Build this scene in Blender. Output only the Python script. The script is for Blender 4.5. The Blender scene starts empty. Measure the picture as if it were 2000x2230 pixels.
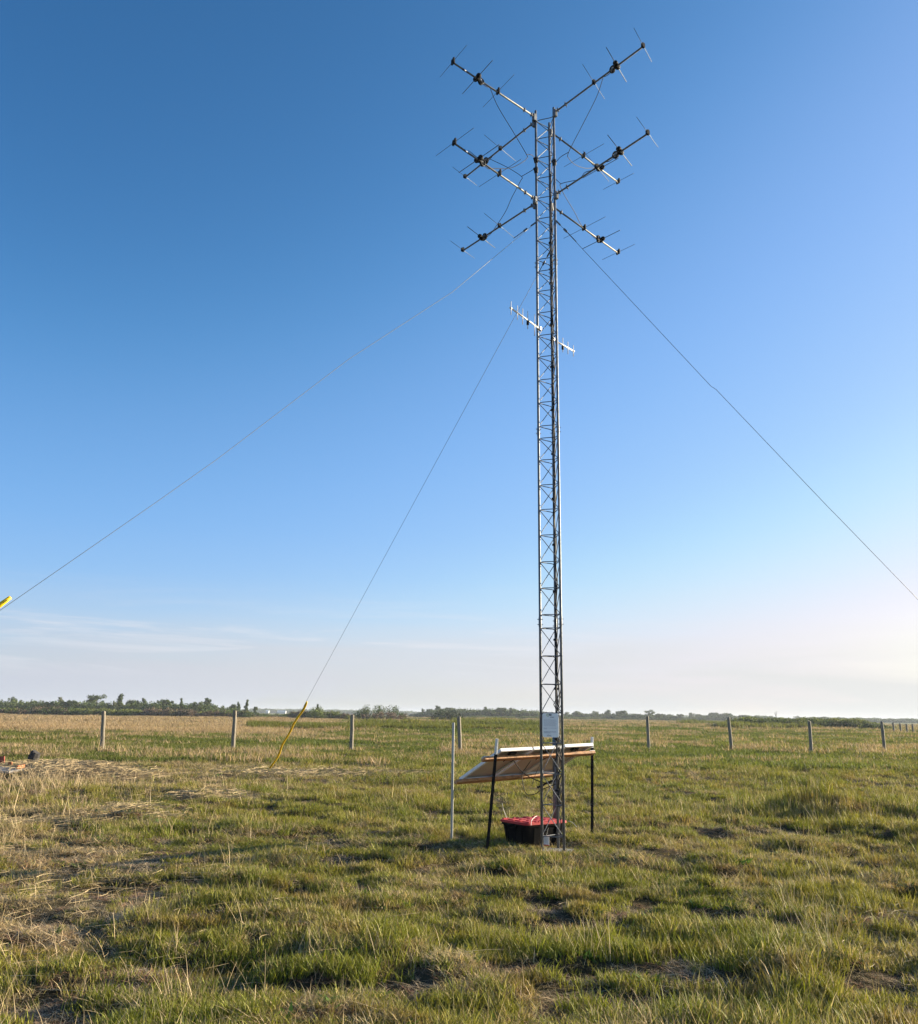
import bpy, math, random
import numpy as np
from math import sin, cos, radians, pi, hypot, atan2, sqrt
from mathutils import Vector, Matrix, Euler

# ------------------------------------------------------------------ scene, camera, light
SC = bpy.context.scene
COL = SC.collection
random.seed(7)
RNG = np.random.default_rng(11)

CAM_H, PITCH, ROLL, FPX = 1.6, radians(12.44), .0144, 2003.0
cam_data = bpy.data.cameras.new('camera')
cam = bpy.data.objects.new('camera', cam_data)
COL.objects.link(cam)
cam_data.sensor_fit = 'HORIZONTAL'
cam_data.sensor_width = 36.0
cam_data.lens = 36.0 * FPX / 2000.0
cam_data.clip_start = .1
cam_data.clip_end = 12000
cam.matrix_world = Matrix.Translation((0, 0, CAM_H)) @ Matrix.Rotation(pi / 2 + PITCH, 4, 'X') @ Matrix.Rotation(ROLL, 4, 'Z')
SC.camera = cam

SUN_EL, SUN_AZ = radians(14.0), radians(68)      # azimuth measured clockwise from +Y
SUN_DIR = Vector((cos(SUN_EL) * sin(SUN_AZ), cos(SUN_EL) * cos(SUN_AZ), sin(SUN_EL)))
sd = bpy.data.lights.new('sun', 'SUN')
sd.energy = 5.0
sd.angle = radians(.55)
sd.color = (1.0, .85, .62)
sun = bpy.data.objects.new('sun', sd)
COL.objects.link(sun)
sun.rotation_euler = (-SUN_DIR).to_track_quat('-Z', 'Y').to_euler()
sun.location = (30, 10, 20)

W = bpy.data.worlds.new('World')
SC.world = W
W.use_nodes = True
nt = W.node_tree
nt.nodes.clear()


def N(tree, kind, **kw):
    n = tree.nodes.new(kind)
    for k, v in kw.items():
        if k in ('op', 'operation'):
            n.operation = v
        elif k.startswith('i_'):
            n.inputs[int(k[2:])].default_value = v
        else:
            setattr(n, k, v)
    return n


def L(tree, a, ai, b, bi):
    tree.links.new(a.outputs[ai], b.inputs[bi])


sky = N(nt, 'ShaderNodeTexSky', sky_type='NISHITA')
sky.sun_disc = False
sky.sun_elevation = SUN_EL
sky.sun_rotation = SUN_AZ
sky.air_density = 1.0
sky.dust_density = .6
sky.ozone_density = 2.6
sky.altitude = 100
bg = N(nt, 'ShaderNodeBackground')
bg.inputs['Strength'].default_value = .0638
out = N(nt, 'ShaderNodeOutputWorld')
# thin cirrus low in the sky, as a layer of the sky itself
tc = N(nt, 'ShaderNodeTexCoord')
sep = N(nt, 'ShaderNodeSeparateXYZ')
L(nt, tc, 'Generated', sep, 0)
mp = N(nt, 'ShaderNodeMapping')
mp.inputs['Scale'].default_value = (1.0, 1.0, 9.0)
L(nt, tc, 'Generated', mp, 0)
nz = N(nt, 'ShaderNodeTexNoise')
nz.inputs['Scale'].default_value = 2.6
nz.inputs['Detail'].default_value = 7
nz.inputs['Roughness'].default_value = .55
nz.inputs['Distortion'].default_value = .35
L(nt, mp, 0, nz, 'Vector')
rmp = N(nt, 'ShaderNodeMapRange')
rmp.inputs['From Min'].default_value = .46
rmp.inputs['From Max'].default_value = .74
L(nt, nz, 'Fac', rmp, 'Value')
band = N(nt, 'ShaderNodeValToRGB')
cr = band.color_ramp
cr.elements[0].position = 0.0
cr.elements[0].color = (.95, .95, .95, 1)
cr.elements[1].position = .19
cr.elements[1].color = (0, 0, 0, 1)
for p_, v_ in ((.035, .92), (.06, .76), (.08, .48), (.10, .22), (.14, .05)):
    e_ = cr.elements.new(p_)
    e_.color = (v_, v_, v_, 1)
L(nt, sep, 'Z', band, 'Fac')
mod = N(nt, 'ShaderNodeMapRange')          # even veil plus streaks
mod.inputs['From Min'].default_value = .30
mod.inputs['From Max'].default_value = .74
mod.inputs['To Min'].default_value = .62
mod.inputs['To Max'].default_value = 1.45
L(nt, nz, 'Fac', mod, 'Value')
mul = N(nt, 'ShaderNodeMath', op='MULTIPLY')
mul.use_clamp = True
L(nt, mod, 0, mul, 0)
L(nt, band, 'Color', mul, 1)
gm = N(nt, 'ShaderNodeGamma')
gm.inputs['Gamma'].default_value = 1.3
L(nt, sky, 0, gm, 0)
tint = N(nt, 'ShaderNodeMix', data_type='RGBA', blend_type='MULTIPLY')
tint.inputs[0].default_value = 1.0
tint.inputs[7].default_value = (.80, .856, .90, 1)
L(nt, gm, 0, tint, 6)
cl = N(nt, 'ShaderNodeMix', data_type='RGBA')
L(nt, mul, 0, cl, 0)
half = N(nt, 'ShaderNodeMix', data_type='RGBA', blend_type='MULTIPLY')
half.inputs[0].default_value = 1.0
half.inputs[7].default_value = (.0935, .0935, .0935, 1)
L(nt, tint, 2, half, 6)
rc = N(nt, 'ShaderNodeRGBCurve')
for ci, ptz in enumerate((((.042, .026), (.095, .095), (.21, .185), (.35, .29), (.6, .42)), ((.095, .087), (.20, .20), (.37, .295), (.5, .36), (.8, .42)), ((.22, .21), (.395, .395), (.5, .455), (.75, .49), (.9, .50)))):
    cu_ = rc.mapping.curves[ci]
    cu_.points[0].location = (0, 0)
    cu_.points[1].location = (1, .52)
    for p_ in ptz:
        cu_.points.new(*p_)
rc.mapping.update()
L(nt, half, 2, rc, 'Color')
back = N(nt, 'ShaderNodeMix', data_type='RGBA', blend_type='MULTIPLY')
back.inputs[0].default_value = 1.0
L(nt, rc, 0, back, 6)
back.clamp_result = False
sx = N(nt, 'ShaderNodeMapRange')           # the veil is brighter toward the sun
sx.inputs['From Min'].default_value = -.45
sx.inputs['From Max'].default_value = .5
L(nt, sep, 'X', sx, 'Value')
vc = N(nt, 'ShaderNodeMix', data_type='RGBA')
L(nt, sx, 0, vc, 0)
vc.inputs[6].default_value = (3.15, 3.38, 3.9, 1)
vc.inputs[7].default_value = (4.5, 4.5, 4.4, 1)
wn = N(nt, 'ShaderNodeTexNoise')
wm = N(nt, 'ShaderNodeMapping')
wm.inputs['Scale'].default_value = (1.0, 1.0, 16.0)
wm.inputs['Location'].default_value = (2.3, .4, .1)
L(nt, tc, 'Generated', wm, 0)
wn.inputs['Scale'].default_value = 3.4
wn.inputs['Detail'].default_value = 9
wn.inputs['Roughness'].default_value = .62
wn.inputs['Distortion'].default_value = .6
L(nt, wm, 0, wn, 'Vector')
wr = N(nt, 'ShaderNodeMapRange')
wr.inputs['From Min'].default_value = .50
wr.inputs['From Max'].default_value = .70
L(nt, wn, 'Fac', wr, 'Value')
wb = N(nt, 'ShaderNodeValToRGB')
wc = wb.color_ramp
wc.elements[0].position = .03
wc.elements[0].color = (0, 0, 0, 1)
wc.elements[1].position = .145
wc.elements[1].color = (0, 0, 0, 1)
for p_, v_ in ((.05, .55), (.075, .95), (.09, .75), (.105, .2)):
    e_ = wc.elements.new(p_)
    e_.color = (v_, v_, v_, 1)
L(nt, sep, 'Z', wb, 'Fac')
wl = N(nt, 'ShaderNodeMapRange')           # mostly left and centre
wl.inputs['From Min'].default_value = .50
wl.inputs['From Max'].default_value = .05
L(nt, sep, 'X', wl, 'Value')
w1 = N(nt, 'ShaderNodeMath', op='MULTIPLY')
L(nt, wr, 0, w1, 0)
L(nt, wb, 'Color', w1, 1)
w2 = N(nt, 'ShaderNodeMath', op='MULTIPLY')
L(nt, w1, 0, w2, 0)
L(nt, wl, 0, w2, 1)
wx = N(nt, 'ShaderNodeMix', data_type='RGBA')
L(nt, w2, 0, wx, 0)
L(nt, cl, 2, wx, 6)
wx.inputs[7].default_value = (4.35, 4.45, 4.75, 1)
azc = N(nt, 'ShaderNodeMix', data_type='RGBA')
L(nt, sx, 0, azc, 0)
azc.inputs[6].default_value = (9.4, 10.3, 10.7, 1)
azc.inputs[7].default_value = (13.4, 12.1, 11.1, 1)
L(nt, azc, 2, back, 7)
L(nt, back, 2, cl, 6)
L(nt, vc, 2, cl, 7)
L(nt, wx, 2, bg, 'Color')
L(nt, bg, 0, out, 'Surface')

SC.view_settings.view_transform = 'Standard'
SC.view_settings.look = 'None'
SC.view_settings.gamma = 1
SC.view_settings.use_curve_mapping = False
SC.view_settings.exposure = 1.55
SC.cycles.max_bounces = 6
SC.cycles.transparent_max_bounces = 8
SC.cycles.volume_bounces = 0
SC.cycles.use_denoising = True
SC.cycles.denoiser = 'OPENIMAGEDENOISE'
SC.cycles.denoising_input_passes = 'RGB_ALBEDO_NORMAL'
SC.cycles.denoising_prefilter = 'ACCURATE'
SC.cycles.use_adaptive_sampling = False


# ------------------------------------------------------------------ measuring help
def ray(px, py):
    u, v = (px - 1000) / FPX, (1115 - py) / FPX
    return (Matrix.Rotation(pi / 2 + PITCH, 3, 'X') @ Matrix.Rotation(ROLL, 3, 'Z')) @ Vector((u, v, -1))


def P(px, py, Y):
    r = ray(px, py)
    return Vector((0, 0, CAM_H)) + r * (Y / r.y)


def G(px, py, z=0.0):
    r = ray(px, py)
    return Vector((0, 0, CAM_H)) + r * ((z - CAM_H) / r.z)


# ------------------------------------------------------------------ terrain height
def vnoise(x, y, seed=0):
    x = np.asarray(x, float)
    y = np.asarray(y, float)
    xi, yi = np.floor(x).astype(np.int64), np.floor(y).astype(np.int64)
    fx, fy = x - xi, y - yi
    fx, fy = fx * fx * (3 - 2 * fx), fy * fy * (3 - 2 * fy)

    def hsh(a, b):
        n = (a * 374761393 + b * 668265263 + seed * 974634777) & 0xffffffff
        n = ((n ^ (n >> 13)) * 1274126177) & 0xffffffff
        return ((n ^ (n >> 16)) & 0xffff) / 65535.0
    a, b, c, d = hsh(xi, yi), hsh(xi + 1, yi), hsh(xi, yi + 1), hsh(xi + 1, yi + 1)
    return (a * (1 - fx) + b * fx) * (1 - fy) + (c * (1 - fx) + d * fx) * fy


def sstep(a, b, x):
    t = np.clip((np.asarray(x, float) - a) / (b - a), 0, 1)
    return t * t * (3 - 2 * t)


def gauss(x, y, cx, cy, sx, sy, rot=0.0):
    c, s = cos(rot), sin(rot)
    dx, dy = x - cx, y - cy
    u, v = c * dx + s * dy, -s * dx + c * dy
    return np.exp(-(u / sx) ** 2 - (v / sy) ** 2)


def gp(px, py):
    g = G(px, py)
    return g.x, g.y


HOLLOWS = [(1640, 1786, 1.0, .22, -.18, .13), (1850, 1826, .7, .25, -.15, .12), (1975, 1858, 1.1, .35, .1, .2), (1560, 1905, .6, .3, 0, .09),
           (1740, 1915, .6, .3, .1, .06), (540, 2105, .4, .2, 0, .05), (1210, 1905, .5, .2, .2, .03),
           (1080, 1925, .6, .2, 0, .04), (420, 2030, .3, .2, 0, .04), (1500, 2060, .4, .18, .2, .05),
           (1290, 2030, .3, .18, 0, .05), (1950, 2160, .4, .2, 0, .05), (1100, 2080, .3, .18, 0, .05), (300, 2090, .3, .18, 0, .05)]
MOUNDS = [(170, 1694, 1.5, 1.1, 0, .20), (290, 1786, .45, .3, 0, .10), (1800, 1772, 1.7, .6, -.2, .20), (620, 1700, .9, .5, 0, .08)]
HOLLOWS = [(*gp(a, b), *r) for a, b, *r in HOLLOWS]
MOUNDS = [(*gp(a, b), *r) for a, b, *r in MOUNDS]


def height(x, y):
    x = np.asarray(x, float)
    y = np.asarray(y, float)
    near = 1 - sstep(25, 70, y)
    h = (vnoise(x / .27 + 5, y / .24, 7) - .5) * .085 * (1 - sstep(12, 24, y))
    h = h + (vnoise(x / 1.3 + 3, y / 1.1, 1) - .5) * .10 * near
    h = h + (vnoise(x / .5, y / .45 + 9, 2) - .5) * .10 * near
    h = h + (vnoise(x / 6, y / 6, 3) - .5) * .12 * sstep(9, 20, y) * (1 - sstep(150, 300, y))
    h = h + (vnoise(x / 25, y / 18, 4) - .5) * .35 * sstep(50, 90, y) * (1 - sstep(200, 350, y))
    for cx, cy, sx, sy, r, d in HOLLOWS:
        h = h - d * gauss(x, y, cx, cy, sx, sy, r)
    for cx, cy, sx, sy, r, d in MOUNDS:
        h = h + d * gauss(x, y, cx, cy, sx, sy, r)
    flat_ = gauss(x, y, -2.9, 11.2, 2.0, .75, .67)
    h = h * (1 - flat_)
    for cx, cy, rr in ((1.2, 11.8, .5), (1.0, 12.3, .6), (.39, 11.8, .3), (1.86, 13.1, .3), (0, 12.66, .3)):
        h = h * (1 - gauss(x, y, cx, cy, rr, rr))
    return h


def hz(x, y):
    return float(height(x, y))


# ------------------------------------------------------------------ materials
def newmat(name):
    m = bpy.data.materials.new(name)
    m.use_nodes = True
    t = m.node_tree
    b = t.nodes['Principled BSDF']
    return m, t, b


def mix_rgb(t, a, b, fac=None, blend='MIX'):
    n = N(t, 'ShaderNodeMix', data_type='RGBA', blend_type=blend)
    for i, v in ((6, a), (7, b), (0, fac)):
        if v is None:
            continue
        if isinstance(v, (tuple, float, int)):
            n.inputs[i].default_value = v if isinstance(v, (float, int)) else (*v[:3], 1)
        else:
            t.links.new(v, n.inputs[i])
    return n.outputs[2]


def noise_fac(t, scale, lo, hi, detail=3, coord='Object', stretch=None, seed=0.0):
    if coord == 'World':
        c = N(t, 'ShaderNodeNewGeometry').outputs['Position']
    else:
        c = N(t, 'ShaderNodeTexCoord').outputs[coord]
    m = N(t, 'ShaderNodeMapping')
    t.links.new(c, m.inputs[0])
    m.inputs['Location'].default_value = (seed, seed * .7, seed * .3)
    if stretch:
        m.inputs['Scale'].default_value = stretch
    n = N(t, 'ShaderNodeTexNoise')
    n.inputs['Scale'].default_value = scale
    n.inputs['Detail'].default_value = detail
    t.links.new(m.outputs[0], n.inputs['Vector'])
    r = N(t, 'ShaderNodeMapRange')
    r.inputs['From Min'].default_value = lo
    r.inputs['From Max'].default_value = hi
    t.links.new(n.outputs['Fac'], r.inputs['Value'])
    return r.outputs[0]


def simple(name, c1, c2=None, rough=.5, metal=0.0, scale=20, lo=.35, hi=.65, stretch=None, bump=0.0, spec=.5):
    m, t, b = newmat(name)
    f = noise_fac(t, scale, lo, hi, 4, stretch=stretch)
    t.links.new(mix_rgb(t, c1, c2 or tuple(v * .7 for v in c1), f), b.inputs['Base Color'])
    b.inputs['Roughness'].default_value = rough
    b.inputs['Metallic'].default_value = metal
    b.inputs['Specular IOR Level'].default_value = spec
    if bump:
        bn = N(t, 'ShaderNodeBump')
        bn.inputs['Strength'].default_value = bump
        bn.inputs['Distance'].default_value = .01
        t.links.new(f, bn.inputs['Height'])
        t.links.new(bn.outputs[0], b.inputs['Normal'])
    return m


M = {}
M['galv'] = simple('galvanised steel', (.18, .19, .21), (.12, .13, .145), .55, .5, 30, bump=.1)
M['galv_bright'] = simple('bright galvanised steel', (.5, .5, .5), (.36, .36, .36), .38, .7, 40)
M['boom'] = simple('boom aluminium', (.20, .195, .19), (.14, .137, .135), .6, .3, 30)
M['rod'] = simple('element rod', (.10, .11, .12), (.06, .065, .07), .4, .5, 30)
M['black'] = simple('black plastic', (.010, .010, .012), (.018, .018, .020), .7, 0, 12, spec=.15)
M['tote'] = simple('black tote plastic', (.004, .004, .0045), (.007, .0065, .007), .85, 0, 8, spec=.04)
M['red'] = simple('red tote lid plastic', (.47, .010, .018), (.33, .009, .015), .6, 0, 8)
M['white'] = simple('white painted metal', (.80, .79, .77), (.66, .65, .63), .4, 0, 25)
M['alu'] = simple('aluminium panel frame', (.80, .80, .80), (.70, .70, .71), .45, 0, 25)
M['backsheet'] = simple('panel backsheet', (.56, .53, .49), (.48, .455, .42), .6, 0, 3)
M['cells'] = simple('solar cells', (.012, .017, .05), (.02, .025, .06), .12, 0, 10)
M['yellow'] = simple('yellow guy guard plastic', (.85, .56, .01), (.74, .45, .01), .4, 0, 9)
M['cable'] = simple('coaxial cable jacket', (.012, .014, .018), (.025, .025, .03), .6, 0, 20, spec=.2)
M['wire'] = simple('guy cable steel', (.16, .17, .18), (.10, .105, .115), .45, .6, 60)
M['wire_pale'] = simple('sunlit guy cable steel', (.42, .42, .41), (.30, .30, .30), .7, .1, 60)  # same cable in a paler tone, sunlight on the left wire put into the colour
M['blue_tape'] = simple('dark blue tape', (.01, .02, .08), (.02, .03, .09), .5)
M['tie'] = simple('white nylon tie', (.82, .81, .77), (.7, .69, .66), .4)
M['sign'] = simple('sign board', (.97, .95, .90), (.94, .92, .87), .5, 0, 6)
M['ink'] = simple('sign ink', (.04, .04, .05), (.06, .06, .07), .5)
M['ink_grey'] = simple('grey sign print', (.45, .44, .44), (.52, .51, .51), .5)
M['ink_green'] = simple('green sign print', (.30, .42, .05), (.40, .45, .05), .5)
M['ink_red'] = simple('red label print', (.55, .02, .03), (.45, .02, .03), .5)
M['label_white'] = simple('white label', (.74, .73, .72), (.62, .61, .6), .5)
M['concrete'] = simple('concrete pad', (.34, .34, .34), (.24, .24, .235), .85, 0, 30, bump=.3)
M['red_board'] = simple('weathered red board', (.34, .075, .045), (.24, .06, .04), .75, 0, 12, stretch=(1, 1, 8), bump=.3)
M['orange'] = simple('orange painted timber', (.42, .15, .055), (.32, .12, .05), .8, 0, 15)
M['grey_wood'] = simple('weathered grey timber', (.26, .25, .235), (.15, .14, .135), .85, 0, 14, stretch=(1, 9, 1), bump=.4)
M['dark_wood'] = simple('dark charred stump', (.03, .027, .026), (.055, .048, .044), .85, 0, 18, stretch=(6, 6, 1), bump=.6)
M['farwhite'] = simple('white shed wall', (.52, .53, .55), (.46, .47, .49), .6)
M['farroof'] = simple('pale shed roof', (.45, .5, .54), (.4, .44, .48), .6)


def wood(name, c1, c2, stretch):
    m, t, b = newmat(name)
    f = noise_fac(t, 14, .3, .7, 5, stretch=stretch)
    f2 = noise_fac(t, 3.0, .45, .75, 4, stretch=stretch, seed=4)
    col = mix_rgb(t, c1, c2, f)
    col = mix_rgb(t, col, tuple(v * .35 for v in c1), f2)
    t.links.new(col, b.inputs['Base Color'])
    b.inputs['Roughness'].default_value = .75
    bn = N(t, 'ShaderNodeBump')
    bn.inputs['Strength'].default_value = .4
    bn.inputs['Distance'].default_value = .006
    t.links.new(f, bn.inputs['Height'])
    t.links.new(bn.outputs[0], b.inputs['Normal'])
    return m


M['beam'] = wood('sawn pine beam', (.56, .30, .15), (.40, .20, .095), (.6, 5, 5))
M['post'] = wood('weathered fence post wood', (.29, .245, .18), (.17, .145, .115), (4, 4, .5))


def holes_mat():
    m, t, b = newmat('perforated galvanised post')
    c = N(t, 'ShaderNodeTexCoord')
    s = N(t, 'ShaderNodeSeparateXYZ')
    L(t, c, 'Object', s, 0)
    k = N(t, 'ShaderNodeMath', op='MULTIPLY')
    t.links.new(s.outputs['Z'], k.inputs[0])
    k.inputs[1].default_value = 1 / .040
    f = N(t, 'ShaderNodeMath', op='FRACT')
    t.links.new(k.outputs[0], f.inputs[0])
    g = N(t, 'ShaderNodeMath', op='GREATER_THAN')
    t.links.new(f.outputs[0], g.inputs[0])
    g.inputs[1].default_value = .55
    a = N(t, 'ShaderNodeMath', op='ABSOLUTE')
    t.links.new(s.outputs['X'], a.inputs[0])
    l = N(t, 'ShaderNodeMath', op='LESS_THAN')
    t.links.new(a.outputs[0], l.inputs[0])
    l.inputs[1].default_value = .009
    mu = N(t, 'ShaderNodeMath', op='MULTIPLY')
    t.links.new(g.outputs[0], mu.inputs[0])
    t.links.new(l.outputs[0], mu.inputs[1])
    t.links.new(mix_rgb(t, (.40, .40, .39), (.03, .03, .03), mu.outputs[0]), b.inputs['Base Color'])
    b.inputs['Metallic'].default_value = .4
    b.inputs['Roughness'].default_value = .45
    return m


M['perf'] = holes_mat()


def veg_mat(name, green, green2, straw, straw_share, trans=.4, patch=.35, rough=.65, jitter=.55, red=None):
    """leaf/blade material: real hue varies by blade, by plant and slowly across the field"""
    m, t, b = newmat(name)
    at = N(t, 'ShaderNodeAttribute', attribute_name='brnd')
    oi = N(t, 'ShaderNodeObjectInfo')
    big = noise_fac(t, patch, .4, .6, 3, 'World')
    col = mix_rgb(t, green, green2, big)
    lt = N(t, 'ShaderNodeMath', op='ADD')
    t.links.new(at.outputs['Fac'], lt.inputs[0])
    sub = N(t, 'ShaderNodeMath', op='MULTIPLY')
    t.links.new(oi.outputs['Random'], sub.inputs[0])
    sub.inputs[1].default_value = .5
    t.links.new(sub.outputs[0], lt.inputs[1])
    fine = noise_fac(t, patch * 3.1, .3, .7, 3, 'World', seed=5.3)
    ad = N(t, 'ShaderNodeMath', op='MULTIPLY')
    t.links.new(fine, ad.inputs[0])
    ad.inputs[1].default_value = .6
    ad2 = N(t, 'ShaderNodeMath', op='ADD')
    t.links.new(lt.outputs[0], ad2.inputs[0])
    t.links.new(ad.outputs[0], ad2.inputs[1])
    rg = N(t, 'ShaderNodeMapRange')
    th = 2.1 - 1.9 * straw_share
    rg.inputs['From Min'].default_value = th - .22
    rg.inputs['From Max'].default_value = th + .22
    t.links.new(ad2.outputs[0], rg.inputs['Value'])
    col = mix_rgb(t, col, straw, rg.outputs[0])
    if red:
        rn = noise_fac(t, patch * 4.5, .56, .66, 3, 'World', seed=17.0)
        k = N(t, 'ShaderNodeMath', op='MULTIPLY')
        t.links.new(rn, k.inputs[0])
        k.inputs[1].default_value = .42
        col = mix_rgb(t, col, red, k.outputs[0])
    # value jitter
    j = N(t, 'ShaderNodeMapRange')
    j.inputs['To Min'].default_value = 1 - jitter
    j.inputs['To Max'].default_value = 1 + jitter
    fr = N(t, 'ShaderNodeMath', op='FRACT')
    k7 = N(t, 'ShaderNodeMath', op='MULTIPLY')
    t.links.new(at.outputs['Fac'], k7.inputs[0])
    k7.inputs[1].default_value = 7.3
    t.links.new(k7.outputs[0], fr.inputs[0])
    t.links.new(fr.outputs[0], j.inputs['Value'])
    cmb = N(t, 'ShaderNodeCombineXYZ')
    for i in range(3):
        t.links.new(j.outputs[0], cmb.inputs[i])
    col = mix_rgb(t, col, cmb.outputs[0], 1.0, 'MULTIPLY')
    t.links.new(col, b.inputs['Base Color'])
    b.inputs['Roughness'].default_value = rough
    b.inputs['Specular IOR Level'].default_value = .25
    tr = N(t, 'ShaderNodeBsdfTranslucent')
    t.links.new(mix_rgb(t, col, (1.15, 1.12, .7), 1.0, 'MULTIPLY'), tr.inputs['Color'])
    mx = N(t, 'ShaderNodeMixShader')
    mx.inputs[0].default_value = trans
    t.links.new(b.outputs[0], mx.inputs[1])
    t.links.new(tr.outputs[0], mx.inputs[2])
    t.links.new(mx.outputs[0], t.nodes['Material Output'].inputs['Surface'])
    return m


STRAW = (.40, .31, .18)
M['grass'] = veg_mat('meadow grass', (.170, .195, .022), (.250, .238, .038), (.42, .34, .19), .36, trans=.28, red=(.24, .12, .055))
M['broadleaf'] = veg_mat('broad weed leaves', (.065, .13, .022), (.09, .155, .027), (.17, .17, .05), .25, .35)
M['grass_dry'] = veg_mat('dry meadow grass', (.21, .205, .055), (.27, .23, .085), (.50, .385, .22), .66, trans=.28, red=(.27, .14, .07))
M['straw'] = veg_mat('straw', (.46, .35, .20), (.50, .38, .23), (.56, .44, .28), .5, .15)
M['straw_loose'] = veg_mat('loose straw', (.34, .26, .14), (.40, .30, .17), (.50, .39, .23), .4, .1)
M['bark_litter'] = veg_mat('brown plant litter', (.20, .11, .06), (.26, .145, .085), (.38, .24, .14), .45, .1)
M['field_green'] = veg_mat('far pasture grass', (.105, .135, .028), (.145, .155, .040), (.27, .22, .10), .10, patch=.06)
M['field_tan'] = veg_mat('far dry grass', (.34, .25, .15), (.37, .265, .16), (.42, .31, .20), .5, .3, patch=.05)
M['weed'] = veg_mat('tall weeds', (.10, .12, .025), (.13, .14, .032), (.23, .19, .08), .28, patch=.1)
M['leaf'] = veg_mat('tree foliage', (.058, .088, .026), (.075, .105, .033), (.115, .14, .045), .35, .3, patch=.02)
M['leaf_pale'] = veg_mat('pale tree foliage', (.12, .15, .07), (.14, .16, .09), (.2, .21, .12), .4, .3, patch=.02)
M['leaf_dark'] = veg_mat('dark shrub foliage', (.03, .045, .02), (.045, .06, .025), (.07, .08, .03), .3, .2, patch=.03)
M['leaf_brown'] = veg_mat('brown shrub twigs', (.125, .09, .068), (.145, .10, .072), (.12, .12, .045), .35, .15, patch=.03)
M['leaf_lime'] = veg_mat('bright hedge foliage', (.10, .14, .03), (.125, .15, .038), (.17, .17, .055), .35, .3, patch=.03)
M['bark'] = simple('tree bark', (.12, .10, .08), (.08, .065, .055), .9, 0, 3)


def ground_mat():
    m, t, b = newmat('meadow soil and thatch')
    f1 = noise_fac(t, 7, .35, .65, 6, 'World')
    f2 = noise_fac(t, 60, .35, .65, 4, 'World', seed=3)
    near = mix_rgb(t, (.022, .022, .010), (.055, .043, .024), f1)
    near = mix_rgb(t, near, (.12, .095, .05), mix_fac(t, f2, .38))
    # farther out the turf itself is seen edge-on: green and tan streaks of sward
    f3 = noise_fac(t, .09, .42, .58, 5, 'World', stretch=(.45, 1.6, 1))
    f4 = noise_fac(t, .7, .40, .60, 5, 'World', stretch=(.6, 1.5, 1), seed=9)
    far = mix_rgb(t, (.085, .11, .030), (.15, .155, .055), f3)
    far = mix_rgb(t, far, (.20, .16, .08), mix_fac(t, f4, .22))
    geo = N(t, 'ShaderNodeNewGeometry')
    s = N(t, 'ShaderNodeSeparateXYZ')
    L(t, geo, 'Position', s, 0)
    r = N(t, 'ShaderNodeMapRange')
    r.inputs['From Min'].default_value = 25
    r.inputs['From Max'].default_value = 60
    t.links.new(s.outputs['Y'], r.inputs['Value'])
    t.links.new(mix_rgb(t, near, far, r.outputs[0]), b.inputs['Base Color'])
    b.inputs['Roughness'].default_value = .95
    b.inputs['Specular IOR Level'].default_value = .1
    bn = N(t, 'ShaderNodeBump')
    bn.inputs['Strength'].default_value = .6
    bn.inputs['Distance'].default_value = .03
    t.links.new(f2, bn.inputs['Height'])
    t.links.new(bn.outputs[0], b.inputs['Normal'])
    return m


def mix_fac(t, f, k):
    n = N(t, 'ShaderNodeMath', op='MULTIPLY')
    t.links.new(f, n.inputs[0])
    n.inputs[1].default_value = k
    return n.outputs[0]


M['ground'] = ground_mat()


# ------------------------------------------------------------------ object helpers
def tag(o, label=None, cat=None, group=None, kind=None):
    if label:
        o['label'] = label
    if cat:
        o['category'] = cat
    if group:
        o['group'] = group
    if kind:
        o['kind'] = kind
    return o


def empty(name, loc, label, cat, group=None, rz=0.0):
    o = bpy.data.objects.new(name, None)
    COL.objects.link(o)
    o.location = loc
    o.rotation_euler = (0, 0, rz)
    o.empty_display_size = .1
    o['_'] = 0
    del o['_']
    return tag(o, label, cat, group)


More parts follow.
